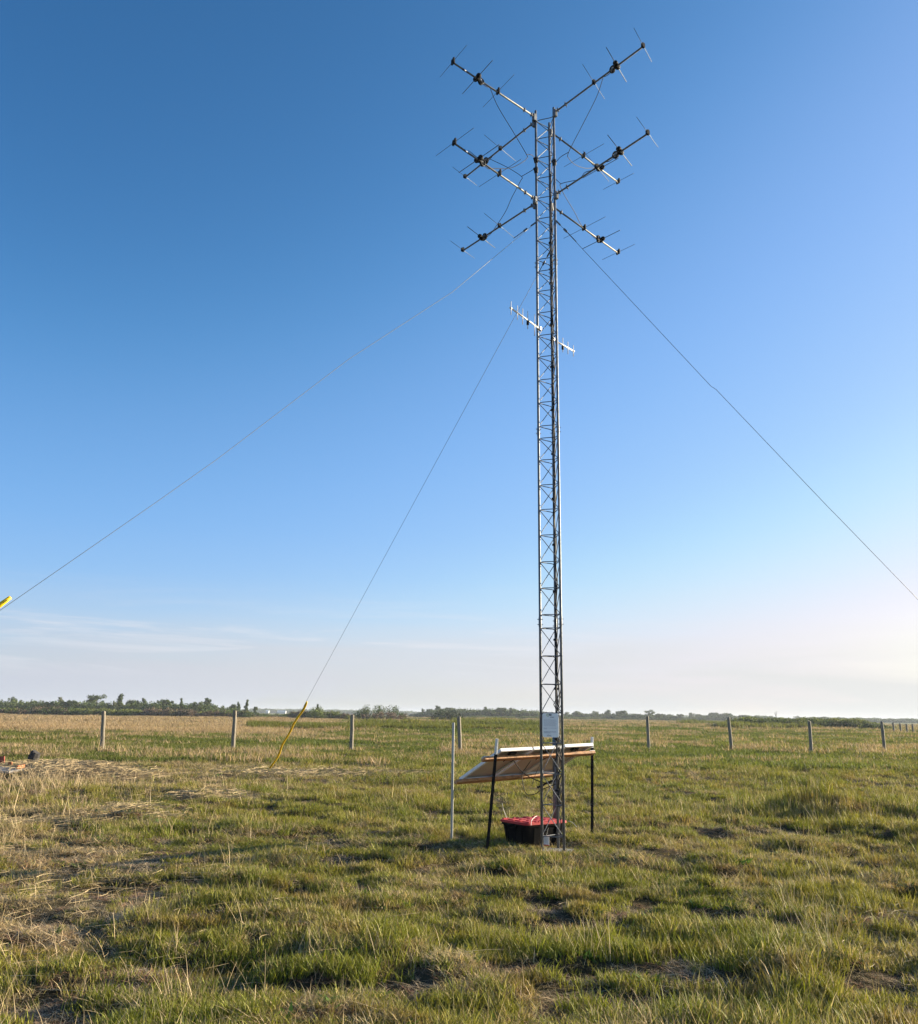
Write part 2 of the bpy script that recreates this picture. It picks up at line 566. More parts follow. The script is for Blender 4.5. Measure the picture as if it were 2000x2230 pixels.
class MB:
    """collects boxes, tubes and faces; build() links them as one mesh object"""

    def __init__(self):
        self.v, self.f = [], []

    def box(self, c, s, R=None, bev=0.0):
        hx, hy, hz_ = s[0] / 2, s[1] / 2, s[2] / 2
        R = R or Matrix.Identity(3)
        c = Vector(c)
        if bev <= 0:
            pts = [(a * hx, b * hy, d * hz_) for d in (-1, 1) for a, b in ((-1, -1), (1, -1), (1, 1), (-1, 1))]
            n = len(self.v)
            self.v += [c + R @ Vector(p) for p in pts]
            self.f += [tuple(n + i for i in q) for q in ((3, 2, 1, 0), (4, 5, 6, 7), (0, 1, 5, 4), (1, 2, 6, 5), (2, 3, 7, 6), (3, 0, 4, 7))]
        else:
            b = bev
            ring = []
            for (x, y) in ((-hx + b, -hy), (hx - b, -hy), (hx, -hy + b), (hx, hy - b), (hx - b, hy), (-hx + b, hy), (-hx, hy - b), (-hx, -hy + b)):
                ring.append((x, y))
            lay = [(-hz_, .93), (-hz_ + b, 1), (hz_ - b, 1), (hz_, .93)]
            n = len(self.v)
            for z, k in lay:
                for x, y in ring:
                    xx = x - math.copysign(b * .6, x) if k < 1 else x
                    yy = y - math.copysign(b * .6, y) if k < 1 else y
                    self.v.append(c + R @ Vector((xx, yy, z)))
            for l in range(3):
                for i in range(8):
                    j = (i + 1) % 8
                    self.f.append((n + l * 8 + i, n + l * 8 + j, n + (l + 1) * 8 + j, n + (l + 1) * 8 + i))
            self.f.append(tuple(n + i for i in reversed(range(8))))
            self.f.append(tuple(n + 24 + i for i in range(8)))
        return self

    def tube(self, pts, r, n=8, caps=True):
        pts = [Vector(p) for p in pts]
        rs = r if isinstance(r, (list, tuple)) else [r] * len(pts)
        base = len(self.v)
        prev = None
        for i, p in enumerate(pts):
            d = (pts[min(i + 1, len(pts) - 1)] - pts[max(i - 1, 0)])
            if d.length < 1e-9:
                d = Vector((0, 0, 1))
            d.normalize()
            if prev is None:
                up = Vector((0, 0, 1)) if abs(d.z) < .9 else Vector((1, 0, 0))
                a = d.cross(up).normalized()
            else:
                a = (prev - d * prev.dot(d))
                a = a.normalized() if a.length > 1e-6 else d.orthogonal().normalized()
            prev = a
            b = d.cross(a)
            for k in range(n):
                t = 2 * pi * k / n
                self.v.append(p + (a * cos(t) + b * sin(t)) * rs[i])
        for i in range(len(pts) - 1):
            for k in range(n):
                k2 = (k + 1) % n
                self.f.append((base + i * n + k, base + i * n + k2, base + (i + 1) * n + k2, base + (i + 1) * n + k))
        if caps:
            self.f.append(tuple(base + k for k in reversed(range(n))))
            self.f.append(tuple(base + (len(pts) - 1) * n + k for k in range(n)))
        return self

    def poly_prism(self, pts2, z0, z1, R=None, c=(0, 0, 0)):
        R = R or Matrix.Identity(3)
        c = Vector(c)
        n = len(pts2)
        b = len(self.v)
        for z in (z0, z1):
            for x, y in pts2:
                self.v.append(c + R @ Vector((x, y, z)))
        self.f.append(tuple(b + i for i in reversed(range(n))))
        self.f.append(tuple(b + n + i for i in range(n)))
        for i in range(n):
            j = (i + 1) % n
            self.f.append((b + i, b + j, b + n + j, b + n + i))
        return self

    def build(self, name, mat, parent=None, smooth=False):
        me = bpy.data.meshes.new(name)
        org = Vector(parent.location) if parent else Vector((0, 0, 0))
        vv = self.v
        me.from_pydata([tuple(p) for p in vv], [], self.f)
        me.materials.append(mat)
        if smooth:
            me.polygons.foreach_set('use_smooth', [True] * len(me.polygons))
        o = bpy.data.objects.new(name, me)
        COL.objects.link(o)
        if parent:
            o.parent = parent
            root = parent
            while root.parent:
                root = root.parent
            # geometry is given in world units; the thing's own transform is taken back out
            o.matrix_parent_inverse = (Matrix.Translation(root.location) @ Euler(root.rotation_euler).to_matrix().to_4x4()).inverted() if parent is root else Matrix.Identity(4)
        me.update()
        return o


def smooth_path(pts, k=8):
    pts = [Vector(p) for p in pts]
    q = [pts[0] * 2 - pts[1]] + pts + [pts[-1] * 2 - pts[-2]]
    out_ = []
    for i in range(1, len(q) - 2):
        p0, p1, p2, p3 = q[i - 1:i + 3]
        for j in range(k):
            t = j / k
            out_.append(.5 * ((2 * p1) + (p2 - p0) * t + (2 * p0 - 5 * p1 + 4 * p2 - p3) * t * t + (3 * p1 - p0 - 3 * p2 + p3) * t ** 3))
    out_.append(q[-2])
    return out_


def frame(x, up=Vector((0, 0, 1))):
    """3x3 with local X along x, Z near up"""
    x = Vector(x).normalized()
    y = up.cross(x).normalized()
    z = x.cross(y)
    return Matrix((x, y, z)).transposed()


# ------------------------------------------------------------------ ground
def build_ground():
    def axis(lo, hi, fine_lo, fine_hi, step, grow):
        a = list(np.arange(fine_lo, fine_hi + 1e-6, step))
        s, p = step, fine_hi
        while p < hi:
            s *= grow
            p += s
            a.append(min(p, hi))
        s, p = step, fine_lo
        while p > lo:
            s *= grow
            p -= s
            a.insert(0, max(p, lo))
        return np.array(a)
    xs = axis(-2400, 2400, -13, 13, .09, 1.045)
    ys = axis(-60, 3400, 3, 26, .09, 1.04)
    X, Y = np.meshgrid(xs, ys)
    Z = height(X, Y)
    nx, ny = len(xs), len(ys)
    co = np.stack([X, Y, Z], -1).reshape(-1, 3).astype(np.float32)
    i = np.arange(ny - 1)[:, None] * nx + np.arange(nx - 1)[None]
    q = np.stack([i, i + 1, i + nx + 1, i + nx], -1).reshape(-1, 4).astype(np.int32)
    me = bpy.data.meshes.new('ground')
    me.vertices.add(len(co))
    me.vertices.foreach_set('co', co.ravel())
    me.loops.add(q.size)
    me.loops.foreach_set('vertex_index', q.ravel())
    me.polygons.add(len(q))
    me.polygons.foreach_set('loop_start', np.arange(0, q.size, 4, dtype=np.int32))
    me.polygons.foreach_set('use_smooth', np.ones(len(q), bool))
    me.update(calc_edges=True)
    me.materials.append(M['ground'])
    o = bpy.data.objects.new('ground', me)
    COL.objects.link(o)
    tag(o, 'uneven meadow ground under the grass, reaching to the horizon', 'ground', kind='structure')


build_ground()


# ------------------------------------------------------------------ scatter help (stuff only)
def blades(n, radius, hmin, hmax, wmin, wmax, lean=.5, curl=.5, seg=3, seed=0, flat=0.0):
    """numpy mesh of n curved blades with a random value per blade"""
    r = np.random.default_rng(seed)
    co, fa, rnd = [], [], []
    for i in range(n):
        a, d = r.uniform(0, 2 * pi), radius * sqrt(r.uniform())
        px, py = d * cos(a), d * sin(a)
        h, w = r.uniform(hmin, hmax), r.uniform(wmin, wmax)
        la = r.uniform(0, 2 * pi)
        le = r.uniform(0, lean) + flat
        cu = r.uniform(.1, curl)
        side = la + pi / 2 + r.uniform(-.8, .8)
        sx, sy = cos(side) * w / 2, sin(side) * w / 2
        b = len(co)
        x, y, z = px, py, -.01
        ang = le
        for s in range(seg + 1):
            k = 1 - (s / seg) ** 1.7
            if s < seg:
                co += [(x - sx * k, y - sy * k, z), (x + sx * k, y + sy * k, z)]
            else:
                co.append((x, y, z))
            x += cos(la) * sin(ang) * h / seg
            y += sin(la) * sin(ang) * h / seg
            z += cos(ang) * h / seg
            ang = min(ang + cu / seg * 1.6, 1.75)
        v = r.uniform()
        for s in range(seg - 1):
            fa.append((b + 2 * s, b + 2 * s + 1, b + 2 * s + 3, b + 2 * s + 2))
            rnd.append(v)
        fa.append((b + 2 * seg - 2, b + 2 * seg - 1, b + 2 * seg))
        rnd.append(v)
    return co, fa, rnd


def raw_mesh(name, co, fa, rnd, mat):
    me = bpy.data.meshes.new(name)
    me.from_pydata(co, [], fa)
    me.materials.append(mat)
    at = me.attributes.new('brnd', 'FLOAT', 'FACE')
    at.data.foreach_set('value', np.array(rnd, dtype=np.float32))
    me.update()
    return me


def proto_collection(name, meshes):
    c = bpy.data.collections.new(name)
    for i, me in enumerate(meshes):
        o = bpy.data.objects.new('%s_%02d' % (name, i), me)
        c.objects.link(o)
    return c


def scatter(name, pts, rot, scl, idx, coll, label, cat):
    n = len(pts)
    me = bpy.data.meshes.new(name)
    me.vertices.add(n)
    me.vertices.foreach_set('co', np.asarray(pts, np.float32).ravel())
    for nm, ty, arr in (('rot', 'FLOAT_VECTOR', rot), ('scl', 'FLOAT_VECTOR', scl)):
        a = me.attributes.new(nm, ty, 'POINT')
        a.data.foreach_set('vector', np.asarray(arr, np.float32).ravel())
    a = me.attributes.new('idx', 'INT', 'POINT')
    a.data.foreach_set('value', np.asarray(idx, np.int32))
    o = bpy.data.objects.new(name, me)
    COL.objects.link(o)
    g = bpy.data.node_groups.new(name, 'GeometryNodeTree')
    g.interface.new_socket('Geometry', in_out='INPUT', socket_type='NodeSocketGeometry')
    g.interface.new_socket('Geometry', in_out='OUTPUT', socket_type='NodeSocketGeometry')
    gi, go = g.nodes.new('NodeGroupInput'), g.nodes.new('NodeGroupOutput')
    ci = g.nodes.new('GeometryNodeCollectionInfo')
    ci.inputs['Collection'].default_value = coll
    ci.inputs['Separate Children'].default_value = True
    ci.inputs['Reset Children'].default_value = True
    ip = g.nodes.new('GeometryNodeInstanceOnPoints')
    ip.inputs['Pick Instance'].default_value = True
    g.links.new(gi.outputs[0], ip.inputs['Points'])
    g.links.new(ci.outputs[0], ip.inputs['Instance'])
    for nm, ty, sock in (('idx', 'INT', 'Instance Index'), ('rot', 'FLOAT_VECTOR', 'Rotation'), ('scl', 'FLOAT_VECTOR', 'Scale')):
        na = g.nodes.new('GeometryNodeInputNamedAttribute')
        na.data_type = ty
        na.inputs['Name'].default_value = nm
        g.links.new(na.outputs['Attribute'], ip.inputs[sock])
    g.links.new(ip.outputs[0], go.inputs[0])
    md = o.modifiers.new('scatter', 'NODES')
    md.node_group = g
    tag(o, label, cat, kind='stuff')
    return o


def zone(y0, y1, density, marg=1.6, half=.53):
    """random points over the strip of field between two distances"""
    wid = lambda y: half * y + marg
    area = (wid(y0) + wid(y1)) * (y1 - y0)
    n = int(area * density * 1.25)
    y = y0 + (y1 - y0) * RNG.random(n)
    x = (RNG.random(n) * 2 - 1) * wid(y1)
    k = np.abs(x) < wid(y)
    return x[k], y[k]


def keep_clear(x, y):
    k = np.ones(len(x), bool)
    # tote footprint and the post feet stay free
    for cx, cy, rr in ((1.16, 12.3, .22), (.95, 12.2, .16), (1.3, 12.45, .16)):
        k &= (x - cx) ** 2 + (y - cy) ** 2 > rr * rr
    return k


# ---- near grass
GREEN = [raw_mesh('tuft%d' % i, *blades(46, .075, .035, .115, .0040, .0078, .42, .7, 3, 100 + i), M['grass']) for i in range(5)]
TALL = [raw_mesh('tall%d' % i, *blades(42, .075, .07, .18, .0040, .0075, .38, .8, 3, 200 + i), M['grass']) for i in range(3)]
DRY = [raw_mesh('dry%d' % i, *blades(48, .10, .05, .12, .0030, .0060, 1.0, 1.1, 3, 300 + i, .25), M['grass_dry']) for i in range(4)]
FLAT = [raw_mesh('flat%d' % i, *blades(46, .12, .08, .17, .0022, .0042, .5, .5, 3, 400 + i, 1.0), M['straw']) for i in range(3)]
BROAD = [raw_mesh('broad%d' % i, *blades(13, .05, .05, .11, .016, .030, .9, .9, 3, 480 + i, .35), M['broadleaf']) for i in range(2)]
SEED = [raw_mesh('seed%d' % i, *blades(9, .10, .16, .34, .0026, .004, .25, .35, 3, 490 + i), M['straw']) for i in range(2)]
LITT = [raw_mesh('litter%d' % i, *blades(50, .10, .04, .11, .003, .006, .8, .8, 2, 450 + i, .7), M['bark_litter']) for i in range(2)]
near_c = proto_collection('near_tufts', GREEN + TALL + DRY + FLAT + LITT + BROAD + SEED)
iG, iT, iD, iF, iL, iB, iS = 0, 5, 8, 12, 15, 17, 19

STRAWSPOTS = [(*gp(a, b), sx, sy, k) for a, b, sx, sy, k in (
    (60, 1795, .9, .5, .8), (40, 1860, .8, .5, .6), (500, 1742, 1.0, .5, .7), (600, 1700, 2.2, 1.0, .8), (700, 1690, 1.4, .8, .7), (450, 1700, 1.5, .8, .4), (150, 1985, .8, .7, .6),
    (250, 1950, .7, .4, .5), (520, 1960, .5, .3, .5), (60, 2040, .5, .5, .5), (900, 1690, 1.2, .6, .5), (1980, 2010, .5, .4, .9), (350, 2160, .3, .2, .6),
    (170, 1694, 1.9, 1.2, 1.0), (820, 1668, 1.4, 1.0, .7), (620, 1820, .9, .3, .4), (1950, 2130, .4, .4, .4))]
LITSPOTS = [(*gp(a, b), sx, sy, k) for a, b, sx, sy, k in (
    (290, 1788, .45, .32, 1.0), (250, 1970, .25, .2, .6), (340, 2120, .3, .2, .7), (700, 2030, .3, .2, .5), (830, 2150, .35, .25, .5), (1900, 2005, .45, .3, .9),
    (480, 1784, .3, .2, .6), (1440, 1820, .5, .3, .35), (1530, 2010, .3, .2, .4), (620, 1735, .5, .3, .5), (1310, 2070, .3, .15, .4), (1250, 2180, .4, .15, .6), (1450, 2190, .45, .15, .6), (680, 2200, .3, .15, .5), (90, 1880, .4, .25, .5), (440, 1935, .35, .2, .5), (1150, 1960, .3, .15, .4), (230, 2030, .3, .2, .5), (1600, 1830, .5, .2, .4))]


def near_grass():
    xs, ys, sc = [], [], []
    for y0, y1, den, s in ((3.6, 6.5, 420, .95), (6.5, 9.5, 320, 1.0), (9.5, 14, 200, 1.15), (14, 22, 105, 1.4), (22, 36, 40, 1.9)):
        x, y = zone(y0, y1, den)
        xs.append(x)
        ys.append(y)
        sc.append(np.full(len(x), s))
    x, y, s = map(np.concatenate, (xs, ys, sc))
    k = keep_clear(x, y)
    # thin patches where old thatch shows
    gap = vnoise(x / .27 + 5, y / .24, 7) * .45 + vnoise(x / .45, y / .40, 21) * .25 + vnoise(x / 1.1, y / .9, 22) * .3
    k &= RNG.random(len(x)) < .34 + .95 * sstep(.32, .56, gap)
    x, y, s, gap = x[k], y[k], s[k], gap[k]
    lush = vnoise(x / 1.7, y / 1.4, 31) * .6 + vnoise(x / .6, y / .5, 32) * .4
    left = sstep(-1.0, -5.0, x + (y - 8) * .12)
    dryness = vnoise(x / 2.3, y / 1.9, 41) * .55 + vnoise(x / .7, y / .6, 42) * .45
    straw = np.zeros(len(x))
    lit = np.zeros(len(x))
    for cx, cy, sx, sy, w in STRAWSPOTS:
        straw = np.maximum(straw, w * gauss(x, y, cx, cy, sx, sy))
    for cx, cy, sx, sy, w in LITSPOTS:
        lit = np.maximum(lit, w * gauss(x, y, cx, cy, sx, sy))
    green_island = np.maximum(gauss(x, y, *gp(260, 1735), 1.6, .9), gauss(x, y, *gp(420, 1640), 3, 1.4))
    straw = straw * (1 - .6 * green_island * (straw < .95))
    u = RNG.random(len(x))
    idx = iG + RNG.integers(0, 5, len(x))
    pd = .30 + .55 * sstep(.42, .66, dryness) + .34 * left - .4 * green_island - .14 * (1 - left) - .35 * gauss(x, y, *gp(1850, 1800), 2.2, 1.0)
    idx = np.where(u < pd - .05, iD + RNG.integers(0, 4, len(x)), idx)
    tall = (lush > .58) & (RNG.random(len(x)) < .55) & (u > pd)
    idx = np.where(tall, iT + RNG.integers(0, 3, len(x)), idx)
    idx = np.where(RNG.random(len(x)) < straw * .85 + .05 + .12 * left, iF + RNG.integers(0, 3, len(x)), idx)
    idx = np.where(RNG.random(len(x)) < lit * .85 + .04, iL + RNG.integers(0, 2, len(x)), idx)
    idx = np.where(RNG.random(len(x)) < .03 + .06 * (vnoise(x / .8, y / .8, 71) > .72), iB + RNG.integers(0, 2, len(x)), idx)
    idx = np.where((RNG.random(len(x)) < .012 + .03 * left) & (s < 1.5), iS + RNG.integers(0, 2, len(x)), idx)
    bare = (gap < .40) & (RNG.random(len(x)) < .85)
    idx = np.where(bare, np.where(RNG.random(len(x)) < .5, iL + RNG.integers(0, 2, len(x)), iF + RNG.integers(0, 3, len(x))), idx)
    sv = s * (.62 + .45 * lush + .35 * gap) * (.62 + .72 * RNG.random(len(x)) ** 1.6) * (1 - .3 * (straw > .5))
    # shorter round the tower foot, longer on the bank at the right
    rim = gauss(x, y, *gp(1790, 1775), 2.0, .8)
    hs = sv * .76 * (1 - .45 * bare) * (1 + 1.5 * rim) * (1 - .5 * np.clip(gauss(x, y, .6, 11.75, 1.6, .75) * 1.4, 0, 1)) * (1 - .6 * gauss(x, y, -2.7, 11.3, 2.8, 1.1, .67))
    z = height(x, y)
    tilt = (RNG.random((len(x), 2)) - .5) * .35
    rot = np.stack([tilt[:, 0], tilt[:, 1], RNG.random(len(x)) * 2 * pi], 1)
    scatter('grass', np.stack([x, y, z], 1), rot, np.stack([sv, sv, hs], 1), idx, near_c,
            'rough knee-low meadow grass, green mixed with dry straw blades', 'grass')


near_grass()

# ---- far pasture
FG = [raw_mesh('fg%d' % i, *blades(60, .55, .10, .26, .02, .045, .9, .8, 2, 500 + i), M['field_green']) for i in range(4)]
FT = [raw_mesh('ft%d' % i, *blades(70, .55, .16, .40, .016, .035, .6, .6, 2, 520 + i), M['field_tan']) for i in range(3)]
FW = [raw_mesh('fw%d' % i, *blades(70, .45, .45, 1.0, .03, .06, .35, .5, 3, 540 + i), M['weed']) for i in range(3)]
far_c = proto_collection('far_tufts', FG + FT + FW)


def tan_share(x, y):
    n = vnoise(x / 9, y / 7, 51) * .6 + vnoise(x / 3, y / 2.5, 52) * .4
    t = .02 + .15 * sstep(.5, .7, n)
    leftband = sstep(0, -10, x + y * .10) * sstep(60, 74, y) * (1 - sstep(205, 222, y))
    t = np.maximum(t, leftband * (.62 + .5 * sstep(.35, .5, n)))
    mid = sstep(110, 160, y) * .28
    return np.clip(np.maximum(t, mid * (.5 + .6 * n)), 0, 1)


def far_grass():
    xs, ys, sc = [], [], []
    for y0, y1, den, s in ((30, 45, 12, .85), (45, 75, 4.2, 1.1), (75, 120, 1.5, 1.6), (120, 260, .34, 2.5), (260, 480, .06, 4.0)):
        x, y = zone(y0, y1, den, 4, .56)
        xs.append(x)
        ys.append(y)
        sc.append(np.full(len(x), s))
    x, y, s = map(np.concatenate, (xs, ys, sc))
    gap = vnoise(x / 1.6, y / 2.6, 61) * .5 + vnoise(x / 5.0, y / 7, 62) * .5
    k = RNG.random(len(x)) < .22 + .9 * sstep(.38, .52, gap)
    x, y, s, gap = x[k], y[k], s[k], gap[k]
    t = tan_share(x, y)
    u = RNG.random(len(x))
    idx = RNG.integers(0, 4, len(x))
    idx = np.where(u < t, 4 + RNG.integers(0, 3, len(x)), idx)
    sv = s * (.8 + .5 * RNG.random(len(x)))
    hs = np.minimum(sv, 1.0 + (sv - 1) * .25) * (.6 + .8 * vnoise(x / 3.5, y / 5, 63))
    rot = np.stack([x * 0, x * 0, RNG.random(len(x)) * 2 * pi], 1)
    scatter('pasture', np.stack([x, y, height(x, y)], 1), rot, np.stack([sv, sv, hs], 1), idx, far_c,
            'far pasture beyond the fence posts, green streaked with tan dry grass', 'pasture')


far_grass()


def weeds():
    pts = []
    def strip(px0, px1, ybot, ytop, n):
        for _ in range(n):
            g = G(random.uniform(px0, px1), random.uniform(ytop, ybot))
            pts.append((g.x, g.y))
    strip(545, 1180, 1593, 1584, 520)
    strip(760, 1130, 1592, 1580, 260)
    strip(1000, 1120, 1590, 1578, 120)
    strip(1570, 1920, 1588, 1582, 380)
    strip(1480, 1570, 1579, 1576, 60)
    a = np.array(pts)
    far = a[:, 1]
    s = .75 + .5 * RNG.random(len(a))
    hsc = s * np.where(far > 120, 1.25, .70)
    s = s * np.where(far > 120, 1.8, 1.0)
    z = height(a[:, 0], a[:, 1])
    rot = np.stack([s * 0, s * 0, RNG.random(len(a)) * 6.28], 1)
    scatter('tall_weeds', np.column_stack([a, z]), rot, np.stack([s, s, hsc], 1), 7 + RNG.integers(0, 3, len(a)), far_c,
            'band of tall yellow-green weeds standing in the pasture', 'weeds')


weeds()


# ---- loose straw stalks lying about, and standing dry stems
HEAP = False


def stalks(name, spots, lay, lmin, lmax, r, mat, label, cat, seed):
    rr = random.Random(seed)
    co, fa, rnd = [], [], []
    for (cx, cy, sx, sy, n, head) in spots:
        for _ in range(n):
            x, y = rr.gauss(cx, sx), rr.gauss(cy, sy)
            ln = rr.uniform(lmin, lmax) * (.55 + .45 * min(1, max(0, (y - 7) / 12)))
            rk = .55 + .45 * min(1, max(0, (y - 7) / 12))
            a = rr.gauss(head, .95) if head is not None else rr.uniform(0, 2 * pi)
            if lay:
                el = rr.uniform(.0, .14) if not HEAP else rr.uniform(-.25, .45)
                z = hz(x, y) + (rr.uniform(.02, .095) if not HEAP else rr.uniform(.06, .20))
                bend = rr.uniform(-.8, .8)
            else:
                el = rr.uniform(1.1, 1.5)
                z = hz(x, y)
                bend = rr.uniform(-.9, .1)
            seg = 4
            b = len(co)
            v = rr.random()
            p = Vector((x, y, z))
            aa, ee = a, el
            for s in range(seg + 1):
                rad = r * rk * (1 - .55 * s / seg) * (.8 + .5 * v)
                side = Vector((-sin(aa), cos(aa), 0)) * rad
                up = Vector((-cos(aa) * sin(ee), -sin(aa) * sin(ee), cos(ee))) * rad
                co += [tuple(p - side - up * .5), tuple(p + side - up * .5), tuple(p + up)]
                d = Vector((cos(aa) * cos(ee), sin(aa) * cos(ee), sin(ee)))
                p = p + d * ln / seg
                if lay:
                    aa += bend / seg * 2
                    ee -= (el * 2.4 + .03) / seg
                else:
                    ee += bend / seg
            for s in range(seg):
                for k in range(3):
                    k2 = (k + 1) % 3
                    fa.append((b + 3 * s + k, b + 3 * s + k2, b + 3 * s + 3 + k2, b + 3 * s + 3 + k))
                    rnd.append(v)
    me = raw_mesh(name, co, fa, rnd, mat)
    o = bpy.data.objects.new(name, me)
    COL.objects.link(o)
    tag(o, label, cat, kind='stuff')


def sp(px, py, sx, sy, n, head=None):
    x, y = gp(px, py)
    return (x, y, sx, sy, n, head)


stalks('loose_straw', [
    sp(170, 1692, 1.0, .6, 1260), sp(110, 1700, .9, .5, 560, 0), sp(60, 1795, .7, .25, 154, .1), sp(30, 1800, .6, .25, 132, .1), sp(40, 1860, .6, .3, 88, .1), sp(440, 1742, .5, .2, 110, .4),
    sp(490, 1738, .7, .3, 110, .2), sp(600, 1690, 1.6, .7, 330, .2), sp(700, 1690, 1.0, .4, 176, .1), sp(290, 1795, .4, .15, 57, .2), sp(830, 1668, 1.0, .7, 176, .3),
    sp(900, 1690, 1.1, .5, 110), sp(120, 1960, .6, .5, 154, .1), sp(250, 1930, .7, .4, 88, .1), sp(330, 2080, .5, .4, 30, .5), sp(60, 2060, .4, .5, 57), sp(480, 2000, 1.0, .8, 30, .4),
    sp(1975, 2000, .3, .2, 44), sp(1960, 2100, .3, .3, 26), sp(760, 2060, 1.0, .5, 15, .6), sp(1350, 1735, .6, .3, 8, -.5), sp(1600, 1990, 2.0, 1.2, 22), sp(1750, 1640, 3.0, 1.0, 57, 0),
    sp(1400, 1644, 4.0, 1.5, 44, 0), sp(330, 1640, 2.6, 1.4, 79, -.3), sp(500, 1640, 2.0, 1.2, 52, -.2)],
    True, .12, .55, .0022, M['straw_loose'], 'long pale straw stalks lying on the grass', 'straw', 5)
HEAP = True
stalks('straw_heap', [sp(150, 1694, .95, .38, 1500), sp(215, 1690, .6, .25, 500), sp(95, 1700, .5, .3, 420), sp(620, 1692, 1.0, .3, 300), sp(700, 1688, .7, .2, 220), sp(450, 1742, .5, .16, 200), sp(290, 1788, .32, .16, 200)],
       True, .10, .45, .0042, M['straw_loose'], 'heaped tangled dry straw beside the grey board and by the guy anchor', 'straw', 9)
HEAP = False
stalks('dry_stems', [
    sp(40, 1722, .9, .5, 240), sp(90, 1722, .7, .4, 120), sp(20, 1745, .6, .4, 90), sp(220, 1640, 1.9, 1.2, 130), sp(130, 1650, 2.2, 1.2, 80), sp(320, 1645, 2.2, 1.4, 50),
    sp(560, 1650, 3.0, 1.5, 30), sp(760, 1645, 2.6, 1.5, 24), sp(170, 2120, .6, .5, 26), sp(60, 2080, .4, .5, 24), sp(300, 2150, .7, .3, 16), sp(1680, 1668, 3, 1.0, 9), sp(1395, 1668, .5, .3, 20),
    sp(1250, 2150, 1.5, .4, 8), sp(1900, 1670, 3, 1.0, 9)],
    False, .20, .52, .0026, M['straw'], 'thin upright dry grass stems standing above the turf', 'dry stems', 6)


# ------------------------------------------------------------------ trees
def leaves_cloud(clumps, nleaf, size, seed, flatten=1.0):
    r = np.random.default_rng(seed)
    co, fa, rnd = [], [], []
    vol = np.array([c[3] ** 2 for c in clumps])
    cnt = (vol / vol.sum() * nleaf).astype(int)
    for (cx, cy, cz, cr), n in zip(clumps, cnt):
        base = r.uniform(.0, .5)
        for _ in range(n):
            d = r.normal(size=3)
            d /= np.linalg.norm(d)
            rad = cr * r.uniform(.45, 1.08)
            p = np.array([cx, cy, cz]) + d * rad * np.array([1, 1, flatten])
            n_ = d * .6 + r.normal(size=3) * .6
            n_ /= np.linalg.norm(n_)
            a = np.cross(n_, r.normal(size=3))
            a /= np.linalg.norm(a)
            b_ = np.cross(n_, a)
            s = size * r.uniform(.55, 1.25)
            b = len(co)
            co += [tuple(p - a * s * .5), tuple(p + b_ * s * .28), tuple(p + a * s * .5), tuple(p - b_ * s * .28)]
            fa.append((b, b + 1, b + 2, b + 3))
            rnd.append(min(1, base + r.uniform(0, .5)))
    return co, fa, rnd


TREES = {}


def make_tree(kind, seed):
    """unit tree: six metres tall, returned as (trunk mesh, crown mesh)"""
    r = random.Random(seed)
    cl, mb = [], MB()
    mat = M['leaf']
    if kind == 'round':
        H_, n, leaf = 6, 1700, .46
        for _ in range(13):
            a, d = r.uniform(0, 6.28), r.uniform(.2, 1.8)
            cl.append((d * cos(a), d * sin(a), r.uniform(2.0, 5.2) - d * .25, r.uniform(.55, .95)))
    elif kind == 'tall':
        n, leaf = 1300, .42
        for i in range(11):
            a, d = r.uniform(0, 6.28), r.uniform(.05, .55)
            cl.append((d * cos(a), d * sin(a), 1.2 + i * .43, r.uniform(.5, .85) * (1.15 - i * .05)))
    elif kind == 'open':
        n, leaf = 1050, .42
        for _ in range(11):
            a, d = r.uniform(0, 6.28), r.uniform(.5, 1.7)
            cl.append((d * cos(a), d * sin(a), r.uniform(2.4, 5.5), r.uniform(.5, .85)))
    elif kind == 'bush':
        n, leaf = 1600, .48
        for _ in range(14):
            a, d = r.uniform(0, 6.28), r.uniform(.2, 2.4)
            cl.append((d * cos(a), d * sin(a), r.uniform(.8, 4.6) - d * .35, r.uniform(.7, 1.15)))
    elif kind == 'pale':
        n, leaf, mat = 1100, .40, M['leaf_pale']
        for _ in range(11):
            a, d = r.uniform(0, 6.28), r.uniform(.1, 1.2)
            cl.append((d * cos(a), d * sin(a), r.uniform(1.8, 5.5), r.uniform(.4, .75)))
    else:
        n, leaf, mat = 60, .2, M['leaf_pale']
        for _ in range(6):
            a, d = r.uniform(0, 6.28), r.uniform(.3, 1.0)
            cl.append((d * cos(a), d * sin(a), r.uniform(4, 5.8), .3))
    mb.tube(smooth_path([(0, 0, -.3), (.05, .03, 1.5), (r.uniform(-.2, .2), .1, 3.2), (r.uniform(-.3, .3), 0, 5.0)], 3), [.16 - .012 * i for i in range(10)], 6)
    for c in cl:
        z0 = min(c[2] * .55, 3.4)
        mb.tube([(0, 0, z0), (c[0] * .55, c[1] * .55, (z0 + c[2]) / 2 + .1), c[:3]], [.07, .045, .015], 4, False)
    tm = bpy.data.meshes.new('trunk')
    tm.from_pydata([tuple(v) for v in mb.v], [], mb.f)
    tm.materials.append(M['bark'])
    cm = raw_mesh('crown', *leaves_cloud(cl, n, leaf, seed), mat)
    return tm, cm


for kd, sds in (('round', (1, 2)), ('tall', (3, 4)), ('open', (5, 6)), ('bush', (7, 8)), ('pale', (9,)), ('bare', (10,))):
    TREES[kd] = [make_tree(kd, s) for s in sds]

